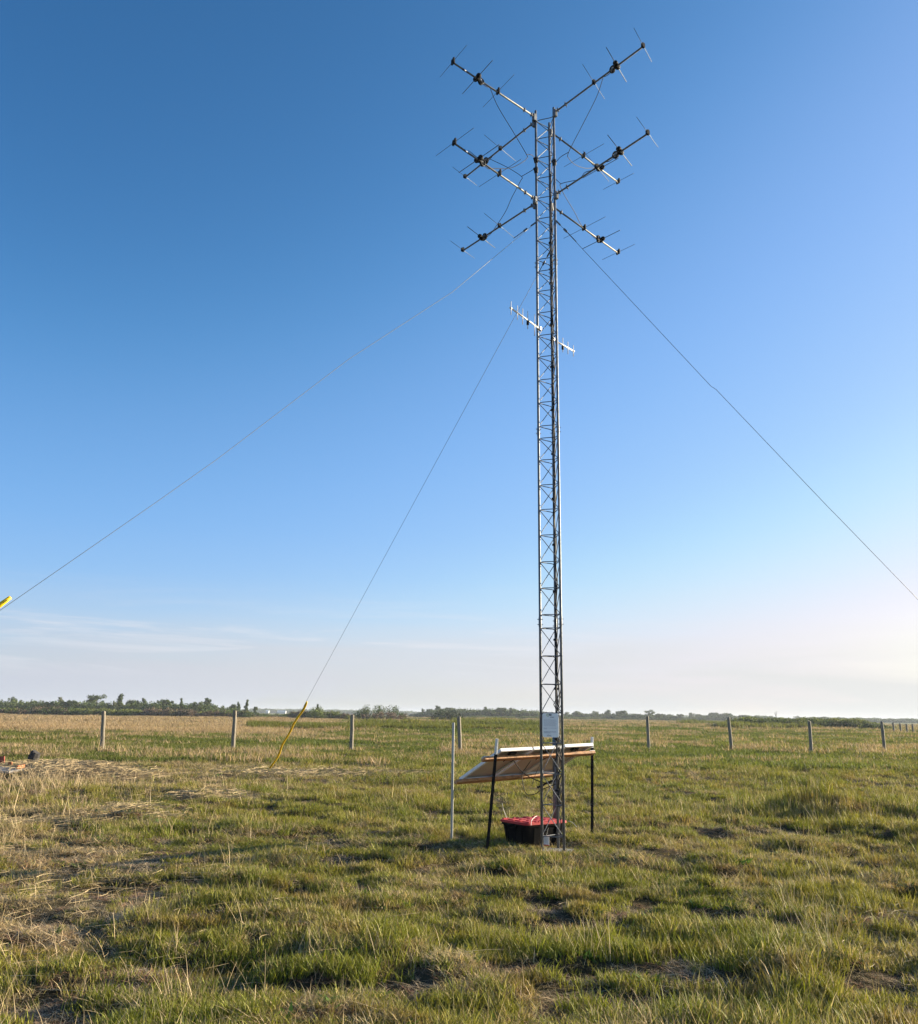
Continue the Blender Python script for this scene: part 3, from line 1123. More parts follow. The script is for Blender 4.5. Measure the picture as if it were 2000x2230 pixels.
# (photo column of the crown, top row, kind, width factor)
TREELIST = [
    (6, 1531, 'round', 1.2, 300), (26, 1521, 'open', .8, 300), (43, 1524, 'pale', .7, 300), (63, 1526, 'bush', 1, 300), (92, 1522, 'bush', 1.1, 300), (110, 1527, 'round', 1, 300),
    (132, 1518, 'pale', .9, 300), (150, 1524, 'round', 1, 300), (170, 1525, 'bush', 1, 300), (190, 1528, 'round', .9, 300), (207, 1514, 'open', 1, 300), (231, 1527, 'bush', 1, 300),
    (249, 1526, 'pale', .6, 300), (261, 1514, 'tall', 1, 300), (286, 1521, 'round', .9, 300), (301, 1525, 'pale', .6, 300), (313, 1522, 'tall', .8, 300), (330, 1529, 'bush', .9, 300),
    (349, 1526, 'open', .8, 300), (364, 1522, 'round', .8, 300), (381, 1531, 'bush', .9, 300), (394, 1523, 'tall', .6, 300), (408, 1533, 'bush', .7, 300), (430, 1529, 'open', .8, 300),
    (450, 1522, 'tall', 1.2, 300), (488, 1534, 'bush', .6, 300), (508, 1531, 'round', .6, 300), (519, 1530, 'tall', .6, 300), (537, 1526, 'tall', .7, 300), (556, 1538, 'round', .5, 300),
    (692, 1536, 'tall', .7, 260), (470, 1536, 'bush', .7, 300),
    (922, 1543, 'pale', 1, 520), (937, 1542, 'round', .9, 520), (953, 1538, 'tall', 1.4, 520), (966, 1542, 'bush', 1, 520), (978, 1540, 'round', 1, 520), (992, 1541, 'bush', 1, 520),
    (1011, 1541, 'bush', 1.1, 520), (1028, 1544, 'round', 1, 520), (1045, 1546, 'bush', 1, 520), (1057, 1541, 'tall', 1.3, 520), (1071, 1545, 'bush', 1.1, 520), (1091, 1540, 'round', 1.3, 520),
    (1113, 1543, 'tall', 1.3, 520), (1132, 1547, 'bush', 1.2, 520), (1151, 1549, 'round', 1.3, 520), (1168, 1549, 'bush', 1.1, 520), (1234, 1551, 'bush', 1.2, 620), (1256, 1550, 'round', 1.3, 620),
    (1278, 1555, 'bush', 1.1, 620), (1297, 1552, 'open', 1, 620), (1324, 1550, 'tall', 1.6, 620), (1354, 1550, 'round', 1.8, 620), (1380, 1555, 'bush', 1.2, 620), (1415, 1551, 'open', 1.2, 620),
    (1437, 1556, 'round', 1.3, 620), (1460, 1556, 'bush', 1.4, 620), (1482, 1557, 'round', 1.2, 620), (1507, 1556, 'open', 1.2, 760), (1522, 1556, 'round', 1, 760), (1556, 1553, 'round', 1.6, 760),
    (1582, 1554, 'round', 1.6, 760), (1621, 1558, 'round', 1.6, 760), (1646, 1559, 'bush', 1.6, 760), (1676, 1562, 'round', 1.3, 760), (1691, 1553, 'bare', 1, 760), (1736, 1562, 'open', 1.4, 900),
    (1771, 1563, 'bush', 1.8, 900), (1794, 1562, 'round', 1.8, 900), (1832, 1567, 'bush', 2, 900), (1860, 1566, 'round', 2, 900), (1898, 1568, 'bush', 2, 900), (1945, 1566, 'round', 2.2, 900),
    (1970, 1567, 'round', 2, 900), (1995, 1571, 'bush', 2, 900)]
FPOSTS = [(222, 1637, 226, 1550), (507, 1640, 512, 1548), (765, 1638, 768, 1557), (1003, 1641, 1000, 1562), (1414, 1633, 1410, 1561), (1595, 1638, 1587, 1563), (1768, 1641, 1763, 1571), (1928, 1639, 1921, 1573)]
ORD = ['first', 'second', 'third', 'fourth', 'fifth', 'sixth', 'seventh', 'eighth', 'ninth', 'tenth', 'eleventh', 'twelfth', 'thirteenth', 'fourteenth', 'fifteenth', 'sixteenth', 'seventeenth', 'eighteenth', 'nineteenth', 'twentieth', 'twenty-first', 'twenty-second', 'twenty-third', 'twenty-fourth', 'twenty-fifth']
ADJ = {'round': 'rounded green', 'tall': 'narrow upright', 'open': 'open airy', 'bush': 'low dense', 'pale': 'pale thin', 'bare': 'bare twiggy'}


def horizon(px):
    return 1557 + (px - 1000) * .0144


def plant_trees():
    tops = [p[2] for p in FPOSTS]
    count = {}
    rr = random.Random(3)
    for px, top, kind, wf, dist in sorted(TREELIST, key=lambda t: t[0]):
        g = sum(1 for t in tops if t < px)
        count[g] = count.get(g, 0) + 1
        place = 'before the first post' if g == 0 else ('past the eighth post' if g == 8 else 'between the %s and %s posts' % (ORD[g - 1], ORD[g]))
        d = dist + rr.uniform(-12, 12)
        c = P(px, horizon(px), d)
        h = (horizon(px) - top) / 2003 * d * 1.02 + 1.6 + .15
        tm, cm = rr.choice(TREES[kind])
        nm = {'bush': 'bushy_tree', 'bare': 'bare_tree', 'tall': 'poplar_tree'}.get(kind, 'broadleaf_tree')
        root = empty(nm, (c.x, c.y, 0), '%s horizon tree, %s from the left %s' % (ADJ[kind], ORD[count[g] - 1], place), 'tree', 'trees along the horizon', rr.uniform(0, 6.28))
        s = h / 6.0 * (1.18 if dist > 600 else 1.0)
        for me, part in ((tm, 'trunk'), (cm, 'crown')):
            o = bpy.data.objects.new(part, me)
            COL.objects.link(o)
            o.parent = root
            o.scale = (s * wf * 1.3, s * wf * 1.3, s)


plant_trees()

# ---- hedges, shrub masses and far wood (foliage nobody could count)
BU = []
for i, (mt, sd_) in enumerate(((M['leaf'], 1), (M['leaf_lime'], 2), (M['leaf_brown'], 3), (M['leaf_dark'], 4), (M['leaf'], 5), (M['leaf_brown'], 6))):
    r_ = random.Random(50 + i)
    cl_ = [(r_.uniform(-.9, .9), r_.uniform(-.9, .9), r_.uniform(.2, .9), r_.uniform(.3, .55)) for _ in range(7)]
    BU.append(raw_mesh('shrub%d' % i, *leaves_cloud(cl_, 420, .22, 60 + i), mt))
bush_c = proto_collection('shrubs', BU)


def hedge(name, strips, label, cat):
    """strips: (px0, px1, distance, depth, height m, count, shrub kinds, width)"""
    P_, S_, I_ = [], [], []
    for px0, px1, dist, dep, hh, n, kinds, wd in strips:
        for _ in range(n):
            px = random.uniform(px0, px1)
            d = dist + random.uniform(0, dep)
            c = P(px, horizon(px), d)
            taper = min(1, .35 + min(px - px0, px1 - px) / max(1, (px1 - px0)) * 4)
            P_.append((c.x, c.y, -.1))
            h = hh * random.uniform(.55, 1.05) * taper / 1.25
            w = wd * random.uniform(.7, 1.3)
            S_.append((w, w, h))
            I_.append(random.choice(kinds))
    n = len(P_)
    rot = np.stack([np.zeros(n), np.zeros(n), RNG.random(n) * 6.28], 1)
    return scatter(name, P_, rot, S_, I_, bush_c, label, cat)


hedge('hedgerow', [(-120, 560, 290, 14, 4.2, 620, (0, 0, 4), 2.2), (560, 660, 300, 14, 1.5, 30, (0, 1), 1.8)], 'dark understorey of the hedgerow below the trees on the left', 'hedgerow')
hedge('low_shrubs', [(-60, 140, 222, 8, 1.8, 200, (2, 5, 1), 1.4), (60, 150, 222, 8, 2.5, 80, (2, 0), 1.4), (120, 330, 222, 8, 1.9, 220, (1, 1, 0), 1.4), (300, 440, 220, 8, 2.3, 160, (2, 5), 1.4), (420, 560, 222, 8, 2.0, 160, (1, 0, 2), 1.4),
                     (560, 640, 225, 8, .9, 40, (2, 1), 1.3)], 'low scrub strip along the far edge of the tan pasture', 'scrub')
hedge('shrub_thicket', [(620, 770, 235, 8, 2.2, 130, (2, 0, 5, 1), 1.3)], 'mixed green and brown thicket beneath one slim tree', 'thicket')


def shrub(name, label, layers, seed):
    """one shrub clump as a thing; layers: (part name, px0, px1, distance, depth, top height m, material key, leaves)"""
    rr = random.Random(seed)
    c0 = P((layers[0][1] + layers[0][2]) / 2, horizon(layers[0][1]), layers[0][3])
    root = empty(name, (c0.x, c0.y, 0), label, 'shrub')
    for part, px0, px1, dist, dep, hh, mk, nl in layers:
        cl_ = []
        for _ in range(26):
            t = rr.uniform(.03, .97)
            px = px0 + (px1 - px0) * t
            c = P(px, horizon(px), dist + rr.uniform(0, dep))
            top = hh * min(1, .45 + 2.2 * min(t, 1 - t)) * rr.uniform(.55, 1.0)
            r_ = rr.uniform(.55, 1.0) * min(1.3, hh * .4)
            cl_.append((c.x - c0.x, c.y - c0.y, max(top - r_ * .7, .2), r_))
            cl_.append((c.x - c0.x, c.y - c0.y, max(top - r_ * .7, .2) * .45, r_))
        me = raw_mesh(part, *leaves_cloud(cl_, nl, .34, seed), M[mk])
        o = bpy.data.objects.new(part, me)
        COL.objects.link(o)
        o.parent = root


shrub('shrub_mound', 'domed shrub mound with a green top and purplish brown front, behind the third fence post', [('foliage', 768, 892, 242, 8, 3.7, 'leaf', 5200), ('dry_twigs', 780, 905, 232, 5, 2.1, 'leaf_brown', 3600)], 21)
shrub('dark_shrub', 'nearly black shrub clump behind the fourth fence post', [('foliage', 940, 1008, 246, 6, 3.1, 'leaf_dark', 4200)], 22)
shrub('green_shrub', 'green shrub with a pointed top between the yellow sleeve and the third fence post', [('foliage', 672, 708, 232, 5, 3.0, 'leaf_lime', 2400)], 23)
hedge('treeline_undergrowth', [(905, 1225, 515, 18, 5.2, 340, (0, 0, 4), 3.2), (1010, 1200, 480, 8, 1.4, 60, (1,), 3), (1220, 1500, 615, 18, 4.4, 280, (0, 0, 3), 3.5), (1225, 1330, 560, 8, 1.5, 40, (1, 0), 3),
                               (1330, 1480, 540, 8, 1.8, 60, (3, 0), 3.2), (1490, 1720, 750, 20, 4.6, 240, (0, 4), 4), (1700, 2100, 890, 25, 4.6, 280, (0, 4), 5), (1495, 1545, 300, 8, 1.4, 30, (3, 1), 1.6), (1560, 1930, 178, 10, 2.1, 460, (1, 0, 0), 1.3)],
      'continuous undergrowth along the far treeline', 'undergrowth')
hedge('distant_wood', [(480, 960, 1500, 60, 7.8, 520, (0, 4, 0), 8), (1160, 1760, 1500, 60, 6.5, 420, (0, 4), 8), (1700, 2150, 1500, 60, 6.0, 300, (0, 4), 8), (-150, 500, 1500, 60, 6.5, 300, (0, 4), 8)],
      'thin blue-grey band of distant woodland on the horizon', 'woodland')


# ------------------------------------------------------------------ far sheds
def shed(px, py, dist, w, h, label):
    c = P(px, py, dist)
    root = empty('farm_shed', (c.x, c.y, 0), label, 'shed', 'white farm sheds on the horizon')
    MB().box((c.x, c.y, h / 2), (w, 6, h)).build('wall', M['farwhite'], root)
    mb = MB()
    mb.poly_prism([(-3.3, h), (3.3, h), (0, h + 1.4)], -w / 2 - .3, w / 2 + .3, Matrix(((0, 0, 1), (1, 0, 0), (0, 1, 0))), (c.x, c.y, 0))
    mb.build('roof', M['farroof'], root)


shed(614, 1550, 1150, 10, 2.4, 'long white farm shed on the horizon, beside the yellow guy sleeve')
shed(583, 1549, 1150, 3.4, 2.6, 'small white farm shed on the horizon, nearer the second fence post')


# ------------------------------------------------------------------ fence posts
def fence_post(i, base, top, label, group, rad=.075, nm='fence_post'):
    b = Vector((base.x, base.y, hz(base.x, base.y) - .1))
    ax = (top - b).normalized()
    root = empty(nm, (b.x, b.y, b.z), label, 'fence post', group)
    mb = MB()
    rr = random.Random(i)
    pts, rs = [], []
    for k in range(9):
        t = k / 8
        p = b.lerp(top, t) + Vector((rr.uniform(-.006, .006), rr.uniform(-.006, .006), 0))
        pts.append(p)
        rs.append(rad * (1.04 - .1 * t) * rr.uniform(.97, 1.03))
    pts.append(top + ax * .012)
    rs.append(rad * .82)
    mb.tube(pts, rs, 12)
    o = mb.build('post', M['post'], root)
    for zf in (.5, .93):
        p = b.lerp(top, zf)
        mb = MB()
        mb.tube([p + Vector((0, -rad * .98, .02)), p + Vector((0, -rad - .015, 0)), p + Vector((0, -rad * .98, -.02))], .003, 5)
        mb.build('staple', M['galv_bright'], o)


POST_NOTE = ['set in tall dry stems, leaning to the right', 'between the tan pasture and the yellow guy sleeve', 'right of the yellow guy sleeve, below the brown shrub mound',
             'close behind the perforated galvanised post', 'first one past the black metal post of the panel rack', 'second past the panel rack, leaning left', 'third past the panel rack, below the yellow-green weeds', 'last large one before the row of small posts']
tops_w = []
for i, (bx, by, tx, ty) in enumerate(FPOSTS):
    b = G(bx, by)
    t = P(tx, ty, b.y + random.uniform(-.05, .05))
    tops_w.append((b, t))
    fence_post(i, b, t, 'round wooden fence post ' + POST_NOTE[i], 'wooden fence posts across the pasture', .082)
for i, (px, tp) in enumerate(((1947, 1574), (1962, 1576), (1976, 1577), (1989, 1577))):
    b = G(px + 1, 1597)
    fence_post(20 + i, b, P(px - 1.5, tp, b.y), 'small distant wooden fence post, %s from the left of its row of four' % ORD[i], 'distant fence posts at the right edge', .13)
for frac, lab in ((.93, 'top strand'), (.5, 'middle strand')):
    mb = MB()
    pts = []
    ext = []
    for (b, t) in tops_w:
        ext.append(Vector((b.x, b.y, 0)).lerp(t, frac) + Vector((0, -.1, 0)))
    first = ext[0] * 2 - ext[1]
    last = ext[-1] * 2 - ext[-2]
    mb.tube([first] + ext + [last], .0022, 4)
    tag(mb.build('fence_wire', M['galv']), 'barely visible thin fence wire, %s stapled to the wooden posts' % lab, 'wire', 'fence wires')

# ------------------------------------------------------------------ tower
YL, YR, YB = 11.72, 11.62, 11.95
tl0, tl1 = P(1181, 1850, YL), P(1167, 241, YL)
tr0, tr1 = P(1229, 1858, YR), P(1206, 234, YR)


def leg_at(which, z):
    zt = 10.15
    l = tl0.lerp(tl1, (z - tl0.z) / (tl1.z - tl0.z))
    r = tr0.lerp(tr1, (z - tr0.z) / (tr1.z - tr0.z))
    l.z = r.z = z
    if which == 0:
        return l
    if which == 1:
        return r
    e = r - l
    e.z = 0
    m_ = (l + r) / 2
    nrm = Vector((-e.y, e.x, 0)).normalized()
    return m_ + nrm * e.length * .866


TB = (leg_at(0, 0) + leg_at(1, 0) + leg_at(2, 0)) / 3
tower = empty('lattice_tower', TB, 'tall slim triangular lattice tower of grey galvanised steel standing beside the red-lidded tote', 'tower')
ZT = [tl1.z, tr1.z, 10.06]
for w in range(3):
    mb = MB()
    zs = [-.05, 2.70, 2.72, 2.82, 2.84, 5.23, 5.25, 5.34, 5.36, 7.64, 7.66, 7.76, 7.78, ZT[w]]
    rs = [.0165] * 2 + [.0195] * 2 + [.0165] * 2 + [.0195] * 2 + [.0165] * 2 + [.0195] * 2 + [.0165] * 2
    mb.tube([leg_at(w, z) for z in zs], rs, 12)
    lg = mb.build('leg', M['galv'], tower, True)
    for zj in (2.735, 2.80, 5.27, 5.33, 7.68, 7.74):
        mb = MB()
        p = leg_at(w, zj)
        mb.tube([p + Vector((-.034, -.004, 0)), p + Vector((.034, .004, 0))], .006, 6)
        mb.build('joint_bolt', M['galv_bright'], lg)
RUNG = [[.18, .545, .91, 1.275, 1.64, 1.99, 2.34, 2.69], [2.86, 3.20, 3.54, 3.89, 4.23, 4.56, 4.90, 5.20], [5.37, 5.70, 6.02, 6.35, 6.66, 6.99, 7.31, 7.61], [7.79, 8.09, 8.41, 8.73, 9.04, 9.36, 9.67, 9.97]]
for sec in RUNG:
    for (a, b) in ((0, 1), (2, 0), (1, 2)):
        mb = MB()
        for k, z in enumerate(sec):
            pa, pb = leg_at(a, z), leg_at(b, z)
            e = (pb - pa).normalized()
            # rung with bent ends, then the diagonal dropping to the next rung
            mb.tube(smooth_path([pa + e * .012 - Vector((0, 0, .022)), pa + e * .035, pa.lerp(pb, .5), pb - e * .035, pb - e * .012 + Vector((0, 0, .018))], 3), .0058, 7)
            if k > 0:
                q = leg_at(b, sec[k - 1])
                p = leg_at(a, z)
                mb.tube(smooth_path([p + e * .012 - Vector((0, 0, .02)), p.lerp(q, .12), p.lerp(q, .5), p.lerp(q, .9), q - e * .012 + Vector((0, 0, .02))], 3), .0052, 7)
        mb.build('lattice', M['galv'], tower, True)
mb = MB()
mb.box(TB + Vector((0.03, .0, -.005)), (.36, .34, .05), Matrix.Rotation(-.25, 3, 'Z'), .01)
mb.build('base_pad', M['concrete'], tower)


# ------------------------------------------------------------------ yagi antennas
def yagi(att, end, elaz, lens, label, tape=False, up=0.0):
    att, end = Vector(att), Vector(end)
    d = (end - att)
    Lb = d.length
    d.normalize()
    root = empty('yagi_antenna', att, label, 'antenna', 'black-clamped radio antennas on the tower')
    R = frame(d)
    MB().tube([att - d * .05, end + d * .015], .0125, 10).build('boom', M['boom'], root, True)
    if tape:
        MB().tube([att + d * Lb * .855, att + d * Lb * .895], .0136, 10).build('tape_band', M['blue_tape'], root, True)
    ed = Vector((cos(radians(elaz)), sin(radians(elaz)), 0))
    for s, ln, r_, kind in ((1.0, lens[0], .0030, 'e'), (.72, lens[1], .0048, 'd'), (.465, lens[2], .0030, 'e')):
        c = att + d * Lb * s + Vector((0, 0, .018))
        Re = frame(ed)
        mb = MB()
        mb.tube([c - ed * ln / 2, c + ed * ln / 2], r_, 6)
        elo = mb.build('element', M['rod'], root, True)
        mb = MB()
        if kind == 'd':
            for sg in (-1, 1):
                mb.tube([c + ed * sg * .008, c + ed * sg * .03, c + ed * sg * .06, c + ed * sg * .078], [.022, .036, .033, .010], 8)
            mb.box(c - Vector((0, 0, .012)), (.05, .06, .06), R, .008)
        else:
            mb.box(c, (.036, .055, .06), R, .008)
            mb.box(c + ed * .018 + Vector((0, 0, .012)), (.026, .026, .07), R, .004)
            mb.box(c - ed * .026 - Vector((0, 0, .012)), (.026, .022, .05), R, .004)
        mb.build('insulator', M['black'], elo)
    # ferrite / coil pack behind the driven element with copper showing
    c = att + d * Lb * .675
    mb = MB()
    for k in range(5):
        a0 = random.uniform(0, 6.28)
        ax = (R @ Vector((random.uniform(-.3, .3), 1, random.uniform(-.3, .3)))).normalized()
        u = ax.orthogonal().normalized()
        v = ax.cross(u)
        ring = [c + ax * (k - 2) * .007 + (u * cos(t + a0) + v * sin(t + a0)) * (.042 + .005 * (k % 2)) for t in np.linspace(0, 6.28, 15)]
        mb.tube(ring, .0065, 5, False)
    cko = mb.build('choke_coil', M['cable'], root, True)
    mb = MB()
    mb.box(c + Vector((0, 0, .02)), (.024, .02, .02), R, .004)
    mb.build('connector', M['galv_bright'], cko)
    for s in (.035, .13):
        c = att + d * Lb * s
        mb = MB()
        mb.box(c, (.022, .042, .042), R, .005)
        mb.tube([c + R @ Vector((0, .015, -.045)), c + R @ Vector((0, .015, .03))], .004, 6)
        mb.tube([c + R @ Vector((0, -.015, -.035)), c + R @ Vector((0, -.015, .04))], .004, 6)
        mb.build('clamp', M['galv'], root)
    MB().tube(smooth_path([att + d * Lb * .69 + Vector((0, 0, -.018)), att + d * Lb * .62 + Vector((0, 0, -.032)), att + d * Lb * .58 + Vector((0, 0, -.016))], 4), .0042, 6).build('feed_lead', M['cable'], root, True)
    # bracket plate on the tower leg
    mb = MB()
    mb.box(att + Vector((0, 0, -.02)), (.05, .05, .11), R, .006)
    mb.build('bracket', M['galv'], root)
    return att, d, Lb


def at_z(px, py, z):
    return G(px, py, z)


def leg_px(w, py):
    """point on a leg that shows at photo row py"""
    best = min(np.arange(0, 10.1, .01), key=lambda z: abs(proj(leg_at(w, z))[1] - py))
    return leg_at(w, float(best))


def proj(p):
    q = (Matrix.Rotation(pi / 2 + PITCH, 3, 'X') @ Matrix.Rotation(ROLL, 3, 'Z')).transposed() @ (Vector(p) - Vector((0, 0, CAM_H)))
    return 1000 + FPX * q.x / -q.z, 1115 - FPX * q.y / -q.z


AN = {}
for key, w, ya, (ex, ey), az, lens, tape, lab in (
        ('A1', 0, 255, (987, 136), -60, (.70, .78, .80), True, 'top-tier antenna whose boom with a dark band climbs up and left from the tower'),
        ('A2', 1, 246, (1401, 101), 60, (.70, .76, .80), False, 'top-tier antenna whose bare boom climbs up and right to the highest tip'),
        ('A3', 0, 263, (1013, 386), 52, (.64, .74, .82), False, 'top-tier antenna sloping down and left, crossing the banded boom below it'),
        ('A4', 2, 284, (1347, 397), -49, (.62, .72, .80), False, 'top-tier antenna sloping down and right, crossed by the boom below it'),
        ('B1', 0, 436, (990, 312), -51, (.76, .82, .85), True, 'second-tier antenna with a dark banded boom climbing up and left'),
        ('B2', 1, 424, (1411, 291), 57, (.72, .78, .82), False, 'second-tier antenna with a bare boom climbing up and right'),
        ('B3', 0, 441, (1008, 546), 55, (.66, .76, .82), False, 'lowest left antenna, second-tier boom sloping down to the left'),
        ('B4', 2, 446, (1347, 551), -50, (.66, .76, .84), False, 'lowest right antenna, second-tier boom sloping down above the guy wire')):
    att = leg_px(w, ya)
    att = att + Vector((0, 0, 0))
    e = at_z(ex, ey, att.z)
    d = (e - att).normalized()
    AN[key] = yagi(att + d * .035, e, az, lens, lab, tape)


def small_yagi(att, end, positions, lens, label):
    att, end = Vector(att), Vector(end)
    root = empty('small_antenna', att, label, 'antenna', 'small white antennas halfway up the tower')
    d = (end - att)
    Lb = d.length
    d.normalize()
    R = frame(d)
    MB().tube([att, end], .011, 8).build('boom', M['white'], root, True)
    MB().tube([end - d * .01, end + d * .02], .015, 8).build('end_cap', M['white'], root, True)
    for s, ln in zip(positions, lens):
        c = att + d * Lb * s
        MB().tube([c - Vector((0, 0, ln / 2)), c + Vector((0, 0, ln / 2))], .0055, 7).build('element', M['white'], root, True)
    c = att + d * Lb * (positions[-2])
    MB().box(c - Vector((0, 0, .04)), (.03, .03, .06), R, .006).build('feed_box', M['black'], root)
    MB().box(att + d * .02, (.05, .05, .05), R, .006).build('clamp', M['galv_bright'], root)


a = leg_px(0, 715)
e = at_z(1113, 673, a.z)
dd = (e - a).normalized()
small_yagi(a - dd * .07 + Vector((0.0, -.03, 0)), e + Vector((0, -.03, 0)), (1.0, .79, .615, .44, .20), (.185, .20, .225, .255, .31), 'small white antenna with five upright rods, on the tower side nearest the slanting guy wire')
a = leg_px(2, 738)
e = at_z(1249, 764, a.z)
small_yagi(a, e, (1.0, .74, .50, .26), (.17, .185, .215, .25), 'small white antenna with four upright rods, on the clear-sky side of the tower')


# ------------------------------------------------------------------ coax leads
def cable(pts, r, label, name='coaxial_cable', group='loose antenna cables at the tower top', seg=6, extra=None):
    mb = MB()
    mb.tube(smooth_path(pts, seg), r, 6)
    if extra:
        for q in extra:
            mb.tube(smooth_path(q, seg), r, 6)
    return tag(mb.build(name, M['cable'], None, True), label, 'cable', group)


def on(key, s):
    a_, d_, l_ = AN[key]
    return a_ + d_ * l_ * s + Vector((0, 0, -.02))


y1 = P(1147, 336, 11.4)
cable([on('A1', .56), P(1085, 232, 11.15), P(1120, 290, 11.3), y1, P(1148, 344, 11.4), P(1138, 353, 11.3), P(1110, 366, 11.2), on('B1', .60)], .0045,
      'antenna cable dropping from the top banded boom to the banded boom below', extra=[[y1, P(1158, 337, 11.55), leg_px(0, 344) + Vector((-.02, -.01, 0))]])
y2 = P(1136, 384, 11.9)
cable([on('A3', .62), P(1105, 364, 12.4), y2, P(1134, 394, 11.9), P(1115, 430, 12.1), P(1100, 463, 12.4), on('B3', .58)], .0045,
      'antenna cable hanging between the two booms that slope down left', extra=[[y2, P(1155, 373, 11.8), leg_px(0, 368) + Vector((-.02, -.01, 0))]])
y3 = P(1239, 331, 11.4)
cable([on('A2', .57), P(1300, 210, 11.0), P(1270, 270, 11.2), y3, P(1240, 345, 11.5), P(1253, 358, 11.9), P(1275, 366, 12.3), on('A4', .66)], .0045,
      'antenna cable falling from the highest right boom toward the crossing below', extra=[[y3, P(1222, 341, 11.5), leg_px(1, 353) + Vector((.02, -.01, 0))]])
y4 = P(1222, 400, 11.7)
cable([on('B2', .45), P(1275, 375, 11.3), P(1262, 390, 11.5), P(1245, 394, 11.6), y4, P(1222, 408, 11.8), P(1230, 425, 11.9), P(1252, 462, 12.3), P(1268, 492, 12.6), on('B4', .60)], .0045,
      'antenna cable looping down to the lowest right boom', extra=[[y4, P(1212, 391, 11.65), leg_px(1, 384) + Vector((.0, .02, 0))]])

# junction boxes taped on the legs
for (w, py, lab) in ((0, 348, 'black taped connector on the left tower leg just above the second one'), (0, 370, 'black taped connector on the left tower leg, lower of two'), (1, 353, 'black taped connector on the right tower leg')):
    p = leg_px(w, py)
    mb = MB()
    mb.tube([p + Vector((0, 0, -.05)), p + Vector((0, 0, -.035)), p + Vector((0, 0, .035)), p + Vector((0, 0, .05))], [.019, .03, .03, .019], 8)
    mb.tube([p + Vector((-.02, -.02, -.03)), p + Vector((-.035, -.02, .02))], .011, 6)
    tag(mb.build('cable_connector', M['cable'], None, True), lab, 'connector', 'taped cable connectors')

# cable bundle running down inside the tower
root = empty('cable_bundle', leg_at(2, .4) + Vector((0, 0, 0)), 'black cable bundle running down the tower along its rear leg into the tote', 'cable bundle')
rr = random.Random(8)
for k in range(6):
    pts = []
    ztop = rr.choice((8.6, 8.3, 9.2, 7.5))
    z = ztop
    ph = rr.uniform(0, 6.28)
    while z > .55:
        loose = .012 if z > 1.9 else .035
        c = leg_at(2, z).lerp(leg_at(1, z), .14 if z > 1.9 else .34)
        pts.append(c + Vector((rr.gauss(0, loose) * .8, rr.gauss(0, loose), 0)))
        z -= .28 if z > 1.9 else .14
    pts.append(Vector((1.30, 11.98, .42)))
    pts.append(Vector((1.33, 12.12, .33)))
    MB().tube(smooth_path(pts, 4), .0058, 5).build('strand', M['cable'], root, True)
for z in np.arange(.7, 8.2, .62):
    c = leg_at(2, z)
    mb = MB()
    mb.tube([c + Vector((0, 0, -.012)), c + Vector((0, 0, .012))], .03, 8)
    mb.build('strap', M['black'], root)

# ------------------------------------------------------------------ guy wires
def guy(start, far_pt, kinks, sleeve, label, ext_px=None):
    """start on the leg; kinks = list of (t, offset) ; sleeve = (t0, t1) of yellow guard"""
    start, far_pt = Vector(start), Vector(far_pt)
    root = empty('guy_wire', start, label, 'guy wire', 'guy wires of the tower')
    d = far_pt - start
    u = d.normalized()
    sd_ = u.cross(Vector((0, 0, 1))).normalized()
    pts = [start.lerp(far_pt, t) + sd_ * o[0] + Vector((0, 0, o[1])) for t, o in [(0, (0, 0))] + kinks + [(1, (0, 0))]]
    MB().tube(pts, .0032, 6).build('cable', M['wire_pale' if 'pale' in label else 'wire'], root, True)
    mb = MB()
    c = start + u * .02
    mb.tube([c, c + u * .08, c + u * .1], [.012, .012, .006], 7)
    mb.box(start + u * .22, (.07, .02, .028), frame(u), .005)
    mb.tube([start + u * .25, start + u * .45], .006, 6)
    mb.build('turnbuckle', M['wire'], root)
    if sleeve[0] > 2:
        ts = np.linspace(.02, .995, 400)
        ys_ = [proj(start.lerp(far_pt, float(q_)))[1] for q_ in ts]
        sleeve = [float(ts[int(np.argmin([abs(v - w_) for v in ys_]))]) if w_ < 3000 else .93 for w_ in sleeve]
    t0, t1 = sleeve
    rr_ = random.Random(3)
    q, rs = [], []
    n = 22
    for i in range(n + 1):
        t = t0 + (t1 - t0) * i / n
        w = sin(i * .8) * .016 + sin(i * .37 + 1) * .016
        q.append(start.lerp(far_pt, t) + sd_ * w + Vector((0, 0, -.012 + rr_.uniform(-.003, .003))))
        rs.append(.025 if 0 < i < n else .021)
    for i in range(1, n, 4):
        rs[i] = .028
    MB().tube(q, rs, 10).build('guard_sleeve', M['yellow'], root, True)
    MB().tube([far_pt, far_pt - Vector((0, 0, .2)) + u * .02], .02, 8).build('anchor_rod', M['galv'], root, True)


ga = G(577, 1694)
sb = leg_px(2, 545)
guy(sb, ga + Vector((0, 0, .0)), [], (1527, 1671), 'guy wire running back from the rear leg, its yellow sleeve ending in the straw')


def side_guy(w, py, imgpts, yfar, label, sleeve):
    s = leg_px(w, py)
    (x0, y0), (x1, y1_) = proj(s), imgpts[-1]
    k = (yfar - y0) / (y1_ - y0)
    far_ = G(x0 + (x1 - x0) * k, yfar)
    # vertical plane holding the wire; kinks are where the lay of the wire changes
    nrm = (far_ - s).cross(Vector((0, 0, 1))).normalized()
    kn = []
    for (ix, iy) in imgpts[:-1]:
        r = ray(ix, iy)
        o = Vector((0, 0, CAM_H))
        t = (s - o).dot(nrm) / r.dot(nrm)
        p = o + r * t
        tt = (Vector((p.x, p.y, 0)) - Vector((s.x, s.y, 0))).length / (Vector((far_.x, far_.y, 0)) - Vector((s.x, s.y, 0))).length
        off = p.z - s.lerp(far_, tt).z
        kn.append((tt, (0, max(-.15, min(.15, off)))))
    guy(s, far_, kn, sleeve, label)
    return s, far_


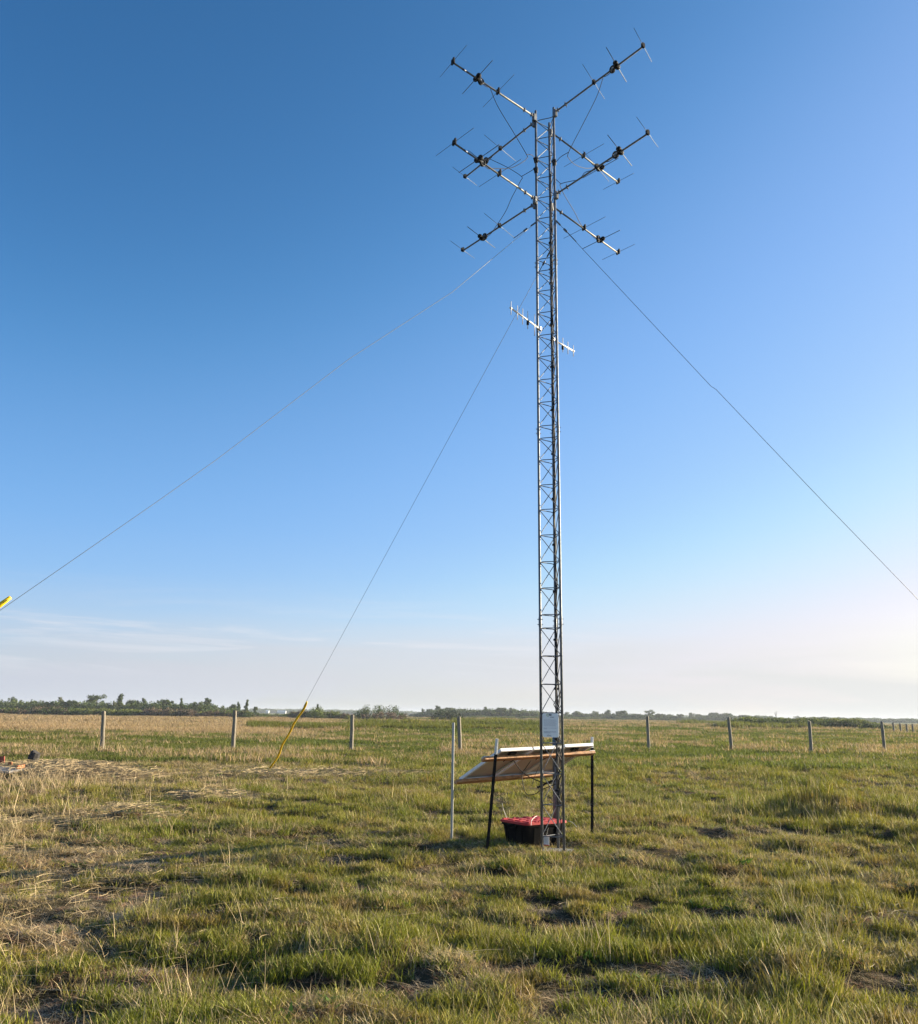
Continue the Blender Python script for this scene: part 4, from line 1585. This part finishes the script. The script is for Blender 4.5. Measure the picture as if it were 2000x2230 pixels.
side_guy(1, 478, [(1549, 841), (1560, 848), (1807, 1107), (1820, 1120), (2000, 1300)], 1900, 'guy wire descending out of the picture on the right, across open sky', (.78, .93))
side_guy(0, 483, [(985, 643), (760, 782), (473, 1000), (340, 1094), (24, 1297)], 1900, 'pale sunlit guy wire reaching the left edge, where its yellow sleeve begins', (1297, 9999))

# ------------------------------------------------------------------ sign on the tower
sl, sr = leg_at(0, 1.5), leg_at(1, 1.5)
e = (sr - sl)
e.z = 0
e.normalize()
nrm = Vector((e.y, -e.x, 0))            # toward the camera
z0s, z1s = 1.345, 1.635
cs = sl + e * (.018 + .107) + nrm * .004
cs.z = (z0s + z1s) / 2
Rs = Matrix((e, Vector((0, 0, 1)), nrm)).transposed()     # local x right, y up, z out
sign = empty('information_sign', cs, 'white rounded information sign with small print fixed between the tower legs', 'sign')
wS, hS, rc = .212, z1s - z0s, .026
pts = []
for (cx, cy, a0) in ((wS / 2 - rc, hS / 2 - rc, 0), (-wS / 2 + rc, hS / 2 - rc, 90), (-wS / 2 + rc, -hS / 2 + rc, 180), (wS / 2 - rc, -hS / 2 + rc, 270)):
    for k in range(5):
        t = radians(a0 + k * 22.5)
        pts.append((cx + rc * cos(t), cy + rc * sin(t)))
MB().poly_prism(pts, -.002, .002, Rs, cs).build('board', M['sign'], sign)
sign_board = sign.children[0] if sign.children else sign
rr = random.Random(2)


def bars(rows, mat, name, x0=-.088, x1=.085):
    mb = MB()
    for yy, hh, xe in rows:
        x = x0
        while x < xe:
            w = min(rr.uniform(.006, .018), xe - x)
            mb.box(cs + Rs @ Vector((x + w / 2, yy, .0028)), (w, hh, .0008), Rs)
            x += w + .003
    return mb.build(name, mat, sign_board)


bars([(.066 - k * .0105, .0034, .075 if k % 3 else .066) for k in range(8)] + [(-.034, .0046, .078), (-.044, .0046, -.045), (-.074, .0046, .07), (-.0835, .0046, .078), (-.093, .0046, 0.0)], M['ink_grey'], 'small_print')
mb = MB()
ring = [cs + Rs @ Vector((-.034 + .016 * cos(t), .122 + .015 * sin(t), .003)) for t in np.linspace(.6, 5.6, 14)]
mb.tube(ring, .0026, 5)
mb.build('ring_emblem', M['ink_green'], sign_board)
mb = MB()
mb.box(cs + Rs @ Vector((-.010, .127, .003)), (.012, .022, .001), Rs)
mb.box(cs + Rs @ Vector((.006, .127, .003)), (.010, .022, .001), Rs)
mb.box(cs + Rs @ Vector((-.002, .116, .003)), (.024, .004, .001), Rs)
mb.tube([cs + Rs @ Vector((-.036, .118, .003)), cs + Rs @ Vector((-.03, .126, .003)), cs + Rs @ Vector((-.024, .120, .003))], .003, 5)
mb.build('tower_emblem', M['ink'], sign_board)


def text_obj(txt, size, pos, mat, name, parent, R, ctr, shear=0.0):
    cu = bpy.data.curves.new(name, 'FONT')
    cu.body = txt
    cu.size = size
    cu.extrude = .0004
    cu.align_x = 'CENTER'
    cu.shear = shear
    to = bpy.data.objects.new('tmp_text', cu)
    COL.objects.link(to)
    dg = bpy.context.evaluated_depsgraph_get()
    me = bpy.data.meshes.new_from_object(to.evaluated_get(dg))
    bpy.data.objects.remove(to)
    b = MB()
    b.v = [ctr + R @ (Vector(v.co) + Vector(pos)) for v in me.vertices]
    b.f = [tuple(p.vertices) for p in me.polygons]
    return b.build(name, mat, parent)


text_obj('motus', .022, (.022, .092, .003), M['ink'], 'wordmark', sign_board, Rs, cs)
mb = MB()
mb.tube([cs + Rs @ Vector(p) for p in ((-.045, -.128, .003), (-.03, -.113, .003), (-.026, -.124, .003), (-.012, -.120, .003), (-.002, -.129, .003), (.006, -.122, .003))], .0016, 4)
mb.box(cs + Rs @ Vector((-.018, -.131, .003)), (.05, .0025, .0008), Rs)
mb.build('partner_emblem', M['ink'], sign_board)
mb = MB()
for px_, py_ in ((-.098, -.12), (.098, .115)):
    c = cs + Rs @ Vector((px_, py_, 0))
    mb.tube([c + nrm * .008, c + nrm * .008 - e * math.copysign(.03, -px_) , c - nrm * .03 - e * math.copysign(.03, -px_)], .003, 5)
mb.build('mounting_tie', M['black'], sign)

# ------------------------------------------------------------------ steel pipe behind the tower
pb = Vector((1.33, 12.62, 0))
pb = P(1210, 1790, 12.75)
root = empty('steel_pipe', (pb.x, pb.y, 0), 'upright grey steel pipe standing behind the tower', 'pipe')
pt = P(1208, 1602, 12.75)
MB().tube([(pb.x, pb.y, -.1), (pb.x, pb.y, pt.z)], .031, 14).build('pipe', M['galv'], root, True)
MB().tube([(pb.x, pb.y, pt.z - .01), (pb.x, pb.y, pt.z + .025), (pb.x, pb.y, pt.z + .035)], [.036, .036, .02], 14).build('pipe_cap', M['galv'], root, True)


# ------------------------------------------------------------------ solar rack
def tpost(base, top, label, white_from, name='metal_post'):
    base, top = Vector(base), Vector(top)
    root = empty(name, base, label, 'metal post', 'metal posts carrying the solar rack')
    ax = (top - base).normalized()
    R = frame(ax, Vector((0, -1, 0)))      # local x along post
    T = [(-.019, -.003), (.019, -.003), (.019, .003), (.004, .003), (.004, .030), (-.004, .030), (-.004, .003), (-.019, .003)]
    Rt = Matrix((R.col[1], R.col[2], R.col[0])).transposed()
    ln = (top - base).length
    k = white_from
    o = MB().poly_prism(T, -.15, ln * k, Rt, base).build('shaft', M['black'], root)
    MB().poly_prism([(x * 1.04, y * 1.04) for x, y in T], ln * k, ln, Rt, base).build('painted_tip', M['white'], root)
    mb = MB()
    z = .15
    while z < ln * .98:
        mb.box(base + Rt @ Vector((0, -.006, z)), (.012, .009, .014), Rt)
        z += .055
    mb.build('stud', M['black'], root)
    return root


Bp1, Tp1 = Vector((.40, 11.75, 0)), P(1083, 1609, 11.62)
Bp2, Tp2 = Vector((1.865, 13.09, 0)), P(1290, 1605, 13.09)
Bp3, Tp3 = Vector((-.035, 12.66, 0)), P(993, 1574, 12.66)
tpost(Bp1, Tp1, 'leaning black metal post with a white tip, at the near corner of the solar rack', .86)
tpost(Bp2, Tp2, 'upright black metal post with a white tip, at the far end of the upper beam', .89)
root = empty('perforated_post', Bp3, 'thin galvanised post full of holes, tallest of the solar rack posts', 'metal post')
U = [(-.013, -.010), (.013, -.010), (.017, .012), (.0135, .012), (.010, -.006), (-.010, -.006), (-.0135, .012), (-.017, .012)]
o = MB().poly_prism(U, -.15, Tp3.z, Matrix.Identity(3), Bp3).build('channel', M['perf'], root)

rack = empty('solar_rack', (.9, 12.6, 0), 'tilted rack of three solar panels on two timber beams, seen from behind', 'solar panels')
U0 = P(1052, 1654, 11.78)
U1 = P(1293, 1640, 13.02)
D0 = P(992, 1705, 12.60)
D1 = P(1207, 1693, 12.60 + 1.12)
bu = (U1 - U0)


def beam(a, b, w, h, normal):
    R = frame(b - a, normal)
    return MB().box((a + b) / 2, ((b - a).length, w, h), R, .006)


_u = bu.normalized()
best_y = min(np.arange(11.8, 13.6, .01), key=lambda yy: abs((P(1010, 1700, yy) - U0).dot(_u) - .21))
C0 = P(1010, 1702, float(best_y))
D0 = C0 - _u * .13
D1 = D0 + _u * 1.74
slope = (C0 - (U0 + _u * .21))
slope_u = (slope - bu.normalized() * slope.dot(bu.normalized())).normalized()
pn = bu.normalized().cross(slope_u)
if pn.z < 0:
    pn = -pn
ob = MB()
for nm_, a_, b_ in (('u', U0, U1), ('d', D0, D1)):
    beam(a_, b_, .085, .038, pn).build('beam', M['beam'], rack)
# panel grid, three side by side
panel_dir = (D0 - U0).lerp(D1 - U1, .5)
us = [P(1094, 1631, 11.9), P(1176, 1627.5, 12.35), P(1243, 1624, 12.72), P(1287, 1623, 12.95)]
top0 = U0.lerp(U1, .115) + pn * .05
ud = bu.normalized()
dn = slope_u
Ltop, Ldn, PW = .17, .17 + slope.length + .03, .535
first = P(1097, 1632, 11.85)
Rp = Matrix((ud, dn, pn)).transposed()
# origin = upper-left outer corner of the first panel
org0 = U0 + pn * .042 + ud * .18 - dn * Ltop
for k in range(3):
    o0 = org0 + ud * (k * (PW + .03)) + (Vector((0, 0, .012)) if k == 2 else Vector((0, 0, 0)))
    c = o0 + ud * PW / 2 + dn * (Ldn / 2)
    mb = MB()
    for s in (-1, 1):
        mb.box(c + ud * s * (PW / 2 - .004) + pn * .002, (.008, Ldn, .036), Rp)
        mb.box(c + ud * s * (PW / 2 - .020) - pn * .018, (.032, Ldn, .003), Rp)
        mb.box(c + dn * s * (Ldn / 2 - .004) + pn * .002, (PW - .016, .008, .036), Rp)
        mb.box(c + dn * s * (Ldn / 2 - .016) - pn * .018, (PW - .05, .024, .003), Rp)
    sp_ = mb.build('solar_panel', M['alu'], rack)
    MB().box(c + pn * .014, (PW - .02, Ldn - .02, .004), Rp).build('backsheet', M['backsheet'], sp_)
    MB().box(c + pn * .020, (PW - .02, Ldn - .02, .004), Rp).build('cell_sheet', M['cells'], sp_)
    jc = o0 + ud * PW * .52 + dn * .115 - pn * .006
    mb = MB()
    mb.box(jc, (.11, .075, .03), Rp, .006)
    mb.tube(smooth_path([jc - ud * .05 - pn * .01, jc - ud * .09 + dn * .05 - pn * .05, jc - ud * .08 + dn * .12 - pn * .06], 4), .004, 5)
    mb.tube(smooth_path([jc + ud * .05 - pn * .01, jc + ud * .08 + dn * .06 - pn * .05, jc + ud * .05 + dn * .14 - pn * .06], 4), .004, 5)
    mb.build('junction_box', M['black'], sp_)
for a_, b_ in ((U0, 0.05), (U1, -.03)):
    MB().box(a_ + ud * b_ + pn * .01, (.10, .05, .045), Rp, .005).build('bracket', M['galv_bright'], rack)

# leads hanging under the panels
mb = MB()
mb.tube(smooth_path([P(1120, 1658, 12.2), P(1133, 1676, 12.2), P(1150, 1690, 12.2), P(1176, 1702, 12.1), P(1200, 1706, 12.0), leg_at(2, .85) + Vector((0, .03, 0))], 6), .0065, 6)
mb.tube(smooth_path([P(1158, 1655, 12.3), P(1146, 1672, 12.3), P(1137, 1690, 12.3), P(1146, 1728, 12.2), P(1166, 1729, 12.1), P(1180, 1720, 12.0), leg_at(2, .78) + Vector((0, .04, 0))], 6), .0055, 6)
mb.tube(smooth_path([P(1170, 1715, 12.1), P(1180, 1712, 12.1), P(1190, 1706, 12.05), P(1205, 1700, 12.0)], 6), .013, 7)
mb.tube(smooth_path([P(1178, 1662, 12.4), P(1166, 1688, 12.4), P(1158, 1712, 12.35)], 6), .0035, 5)
tag(mb.build('panel_lead', M['cable'], None, True), 'black panel cables sagging from the solar panels to the tower foot', 'cable')

# ------------------------------------------------------------------ storage tote
F_ = Vector((.885, 11.93, 0))
R_ = Vector((1.455, 12.33, 0))
ex_ = (R_ - F_).normalized()
ey_ = Vector((-ex_.y, ex_.x, 0))
LX, LY, HZ = (R_ - F_).length, .56, .285
tc_ = F_ + ex_ * LX / 2 + ey_ * LY / 2
tote = empty('storage_tote', (tc_.x, tc_.y, 0), 'large black plastic storage tote with a red lid behind the tower foot', 'storage box')
Rt_ = Matrix((ex_, ey_, Vector((0, 0, 1)))).transposed()


def rrect(w, d, r, n=4):
    q = []
    for (cx, cy, a0) in ((w / 2 - r, d / 2 - r, 0), (-w / 2 + r, d / 2 - r, 90), (-w / 2 + r, -d / 2 + r, 180), (w / 2 - r, -d / 2 + r, 270)):
        for k in range(n + 1):
            t = radians(a0 + k * 90 / n)
            q.append((cx + r * cos(t), cy + r * sin(t)))
    return q


def loft(mb, layers, R, c, cap=True):
    b = len(mb.v)
    n = len(layers[0][1])
    for z, ring_ in layers:
        for x, y in ring_:
            mb.v.append(c + R @ Vector((x, y, z)))
    for l in range(len(layers) - 1):
        for i in range(n):
            j = (i + 1) % n
            mb.f.append((b + l * n + i, b + l * n + j, b + (l + 1) * n + j, b + (l + 1) * n + i))
    if cap:
        mb.f.append(tuple(b + i for i in reversed(range(n))))
        mb.f.append(tuple(b + (len(layers) - 1) * n + i for i in range(n)))


mb = MB()
loft(mb, [(.0, rrect(LX * .80, LY * .78, .05)), (.02, rrect(LX * .82, LY * .80, .05)), (HZ - .04, rrect(LX * .91, LY * .90, .05)), (HZ - .04, rrect(LX * .95, LY * .95, .05)), (HZ - .01, rrect(LX * .95, LY * .95, .05))], Rt_, tc_)
for s in (-1, 1):
    for kx in (-.26, .26):      # moulded ribs
        mb.box(tc_ + Rt_ @ Vector((kx * LX, s * LY * .435, HZ * .45)), (.035, .010, HZ * .72), Rt_ @ Matrix.Rotation(s * -.11, 3, 'X'), .004)
    for ky in (-.25, 0, .25):
        mb.box(tc_ + Rt_ @ Vector((s * LX * .437, ky * LY, HZ * .45)), (.02, .035, HZ * .72), Rt_ @ Matrix.Rotation(s * .11, 3, 'Y'), .004)
tub = mb.build('tub', M['tote'], tote)
for s in (-1, 1):
    MB().box(tc_ + Rt_ @ Vector((s * (LX * .475 + .012), 0, HZ - .05)), (.03, .16, .045), Rt_, .008).build('handle', M['tote'], tub)
mb = MB()
lid0 = HZ - .012
loft(mb, [(lid0, rrect(LX * 1.0, LY * 1.0, .06)), (lid0 + .022, rrect(LX * 1.0, LY * 1.0, .06)), (lid0 + .028, rrect(LX * .98, LY * .98, .055)), (lid0 + .028, rrect(LX * .90, LY * .88, .05)), (lid0 + .018, rrect(LX * .88, LY * .86, .05))], Rt_, tc_)
for kx in (-.30, -.10, .10, .30):
    for ky in (-.26, 0, .26):
        mb.box(tc_ + Rt_ @ Vector((kx * LX, ky * LY, lid0 + .027)), (LX * .15, LY * .19, .012), Rt_, .005)
for s in (-1, 1):
    for kx in (-.36, -.12, .12, .36):
        mb.box(tc_ + Rt_ @ Vector((kx * LX, s * LY * .455, lid0 + .030)), (LX * .13, LY * .06, .018), Rt_, .004)
lid_o = mb.build('lid', M['red'], tote)
for q in ([P(1104, 1782, 12.35), P(1100, 1772, 12.35), P(1096, 1760, 12.33), P(1094.5, 1750, 12.3)],
          [P(1157, 1798, 11.9), P(1158, 1788, 11.93), P(1163, 1781, 12.0), P(1170, 1777, 12.08)],
          [P(1237, 1788, 12.3), P(1247, 1791, 12.28), P(1253, 1797, 12.26), P(1257, 1801, 12.25)]):
    MB().tube(smooth_path(q, 5), .003, 5).build('cable_tie', M['tie'], lid_o, True)

# small warning tag hung on the tower foot
tg = P(1190.5, 1832, 11.76)
tagr = empty('warning_tag', tg, 'small white tag with red bands hanging low on the left tower leg', 'tag')
Rg = Rs
MB().box(tg, (.068, .105, .003), Rg).build('card', M['label_white'], tagr)
mb = MB()
mb.box(tg + Rg @ Vector((0, .058, .0)), (.068, .012, .004), Rg)
mb.box(tg + Rg @ Vector((0, -.046, .002)), (.066, .012, .002), Rg)
mb.build('red_band', M['ink_red'], tagr)
mb = MB()
for k in range(5):
    mb.box(tg + Rg @ Vector((-.004 * (k % 2), .036 - k * .014, .0022)), (.048 - .006 * (k % 3), .004, .001), Rg)
mb.build('small_print', M['ink_grey'], tagr)
MB().tube([tg + Vector((0, 0, .06)), leg_at(0, tg.z + .16).lerp(leg_at(1, tg.z + .16), .3)], .0016, 4).build('string', M['tie'], tagr)

# ------------------------------------------------------------------ timber and stump at the left edge
pl = Vector((-10.75, 22.3, 0))
z0 = hz(-10.4, 22.3) - .03
plat = empty('timber_platform', (pl.x, pl.y, z0), 'weathered grey board with orange painted edges lying half under straw', 'timber board')
Rb = Matrix.Rotation(radians(-6), 3, 'Z') @ Matrix.Rotation(radians(3), 3, 'X')
MB().box((-11.2, 21.9, z0 + .10), (2.6, .9, .045), Rb, .006).build('board', M['grey_wood'], plat)
MB().box((-11.15, 21.43, z0 + .055), (1.9, .05, .075), Rb, .006).build('edge_batten', M['orange'], plat)
MB().box((-9.98, 21.9, z0 + .15), (.05, .3, .11), Rb, .006).build('edge_batten', M['orange'], plat)
MB().box((-10.5, 22.5, z0 + .17), (.09, .05, .14), Rb, .006).build('edge_batten', M['orange'], plat)
MB().box((-11.3, 22.45, z0 + .15), (2.6, .06, .05), Rb, .004).build('back_batten', M['dark_wood'], plat)
sx_, sy_ = -10.62, 24.0
zs_ = hz(sx_, sy_) + .14
st = MB()
st.tube([(sx_ - .03, sy_, zs_ - .1), (sx_ - .02, sy_, zs_ + .15), (sx_ + .03, sy_, zs_ + .33), (sx_ + .04, sy_, zs_ + .345)], [.15, .135, .125, .10], 9)
st.box((sx_ - .05, sy_ - .02, zs_ + .14), (.14, .2, .30), Matrix.Rotation(.1, 3, 'Y'), .02)
tag(st.build('post_stump', M['dark_wood']), 'short black charred post stump sticking up beside the straw heap', 'stump')
rbp = P(-6, 1664, 23.2)
rb = empty('red_board', (rbp.x, rbp.y, hz(rbp.x, rbp.y)), 'weathered red boards standing at the left picture edge', 'board')
MB().box((rbp.x, rbp.y, .36), (.34, .04, .17), Matrix.Rotation(-.12, 3, 'Y'), .008).build('plank', M['red_board'], rb)
MB().box((rbp.x - .03, rbp.y + .03, .14), (.32, .04, .24), Matrix.Rotation(.12, 3, 'Y'), .008).build('plank', M['red_board'], rb)

# ------------------------------------------------------------------ air
hm = bpy.data.materials.new('haze')
hm.use_nodes = True
t = hm.node_tree
t.nodes.clear()
pv = N(t, 'ShaderNodeVolumePrincipled')
pv.inputs['Color'].default_value = (.80, .88, 1.0, 1)
pv.inputs['Density'].default_value = .00022
pv.inputs['Anisotropy'].default_value = .1
ho = N(t, 'ShaderNodeOutputMaterial')
L(t, pv, 0, ho, 'Volume')
hb = MB().box((0, 1700, 5.3), (5000, 3700, 13.4)).build('haze', hm)
tag(hb, 'faint haze in the air over the whole meadow', 'haze', kind='stuff')
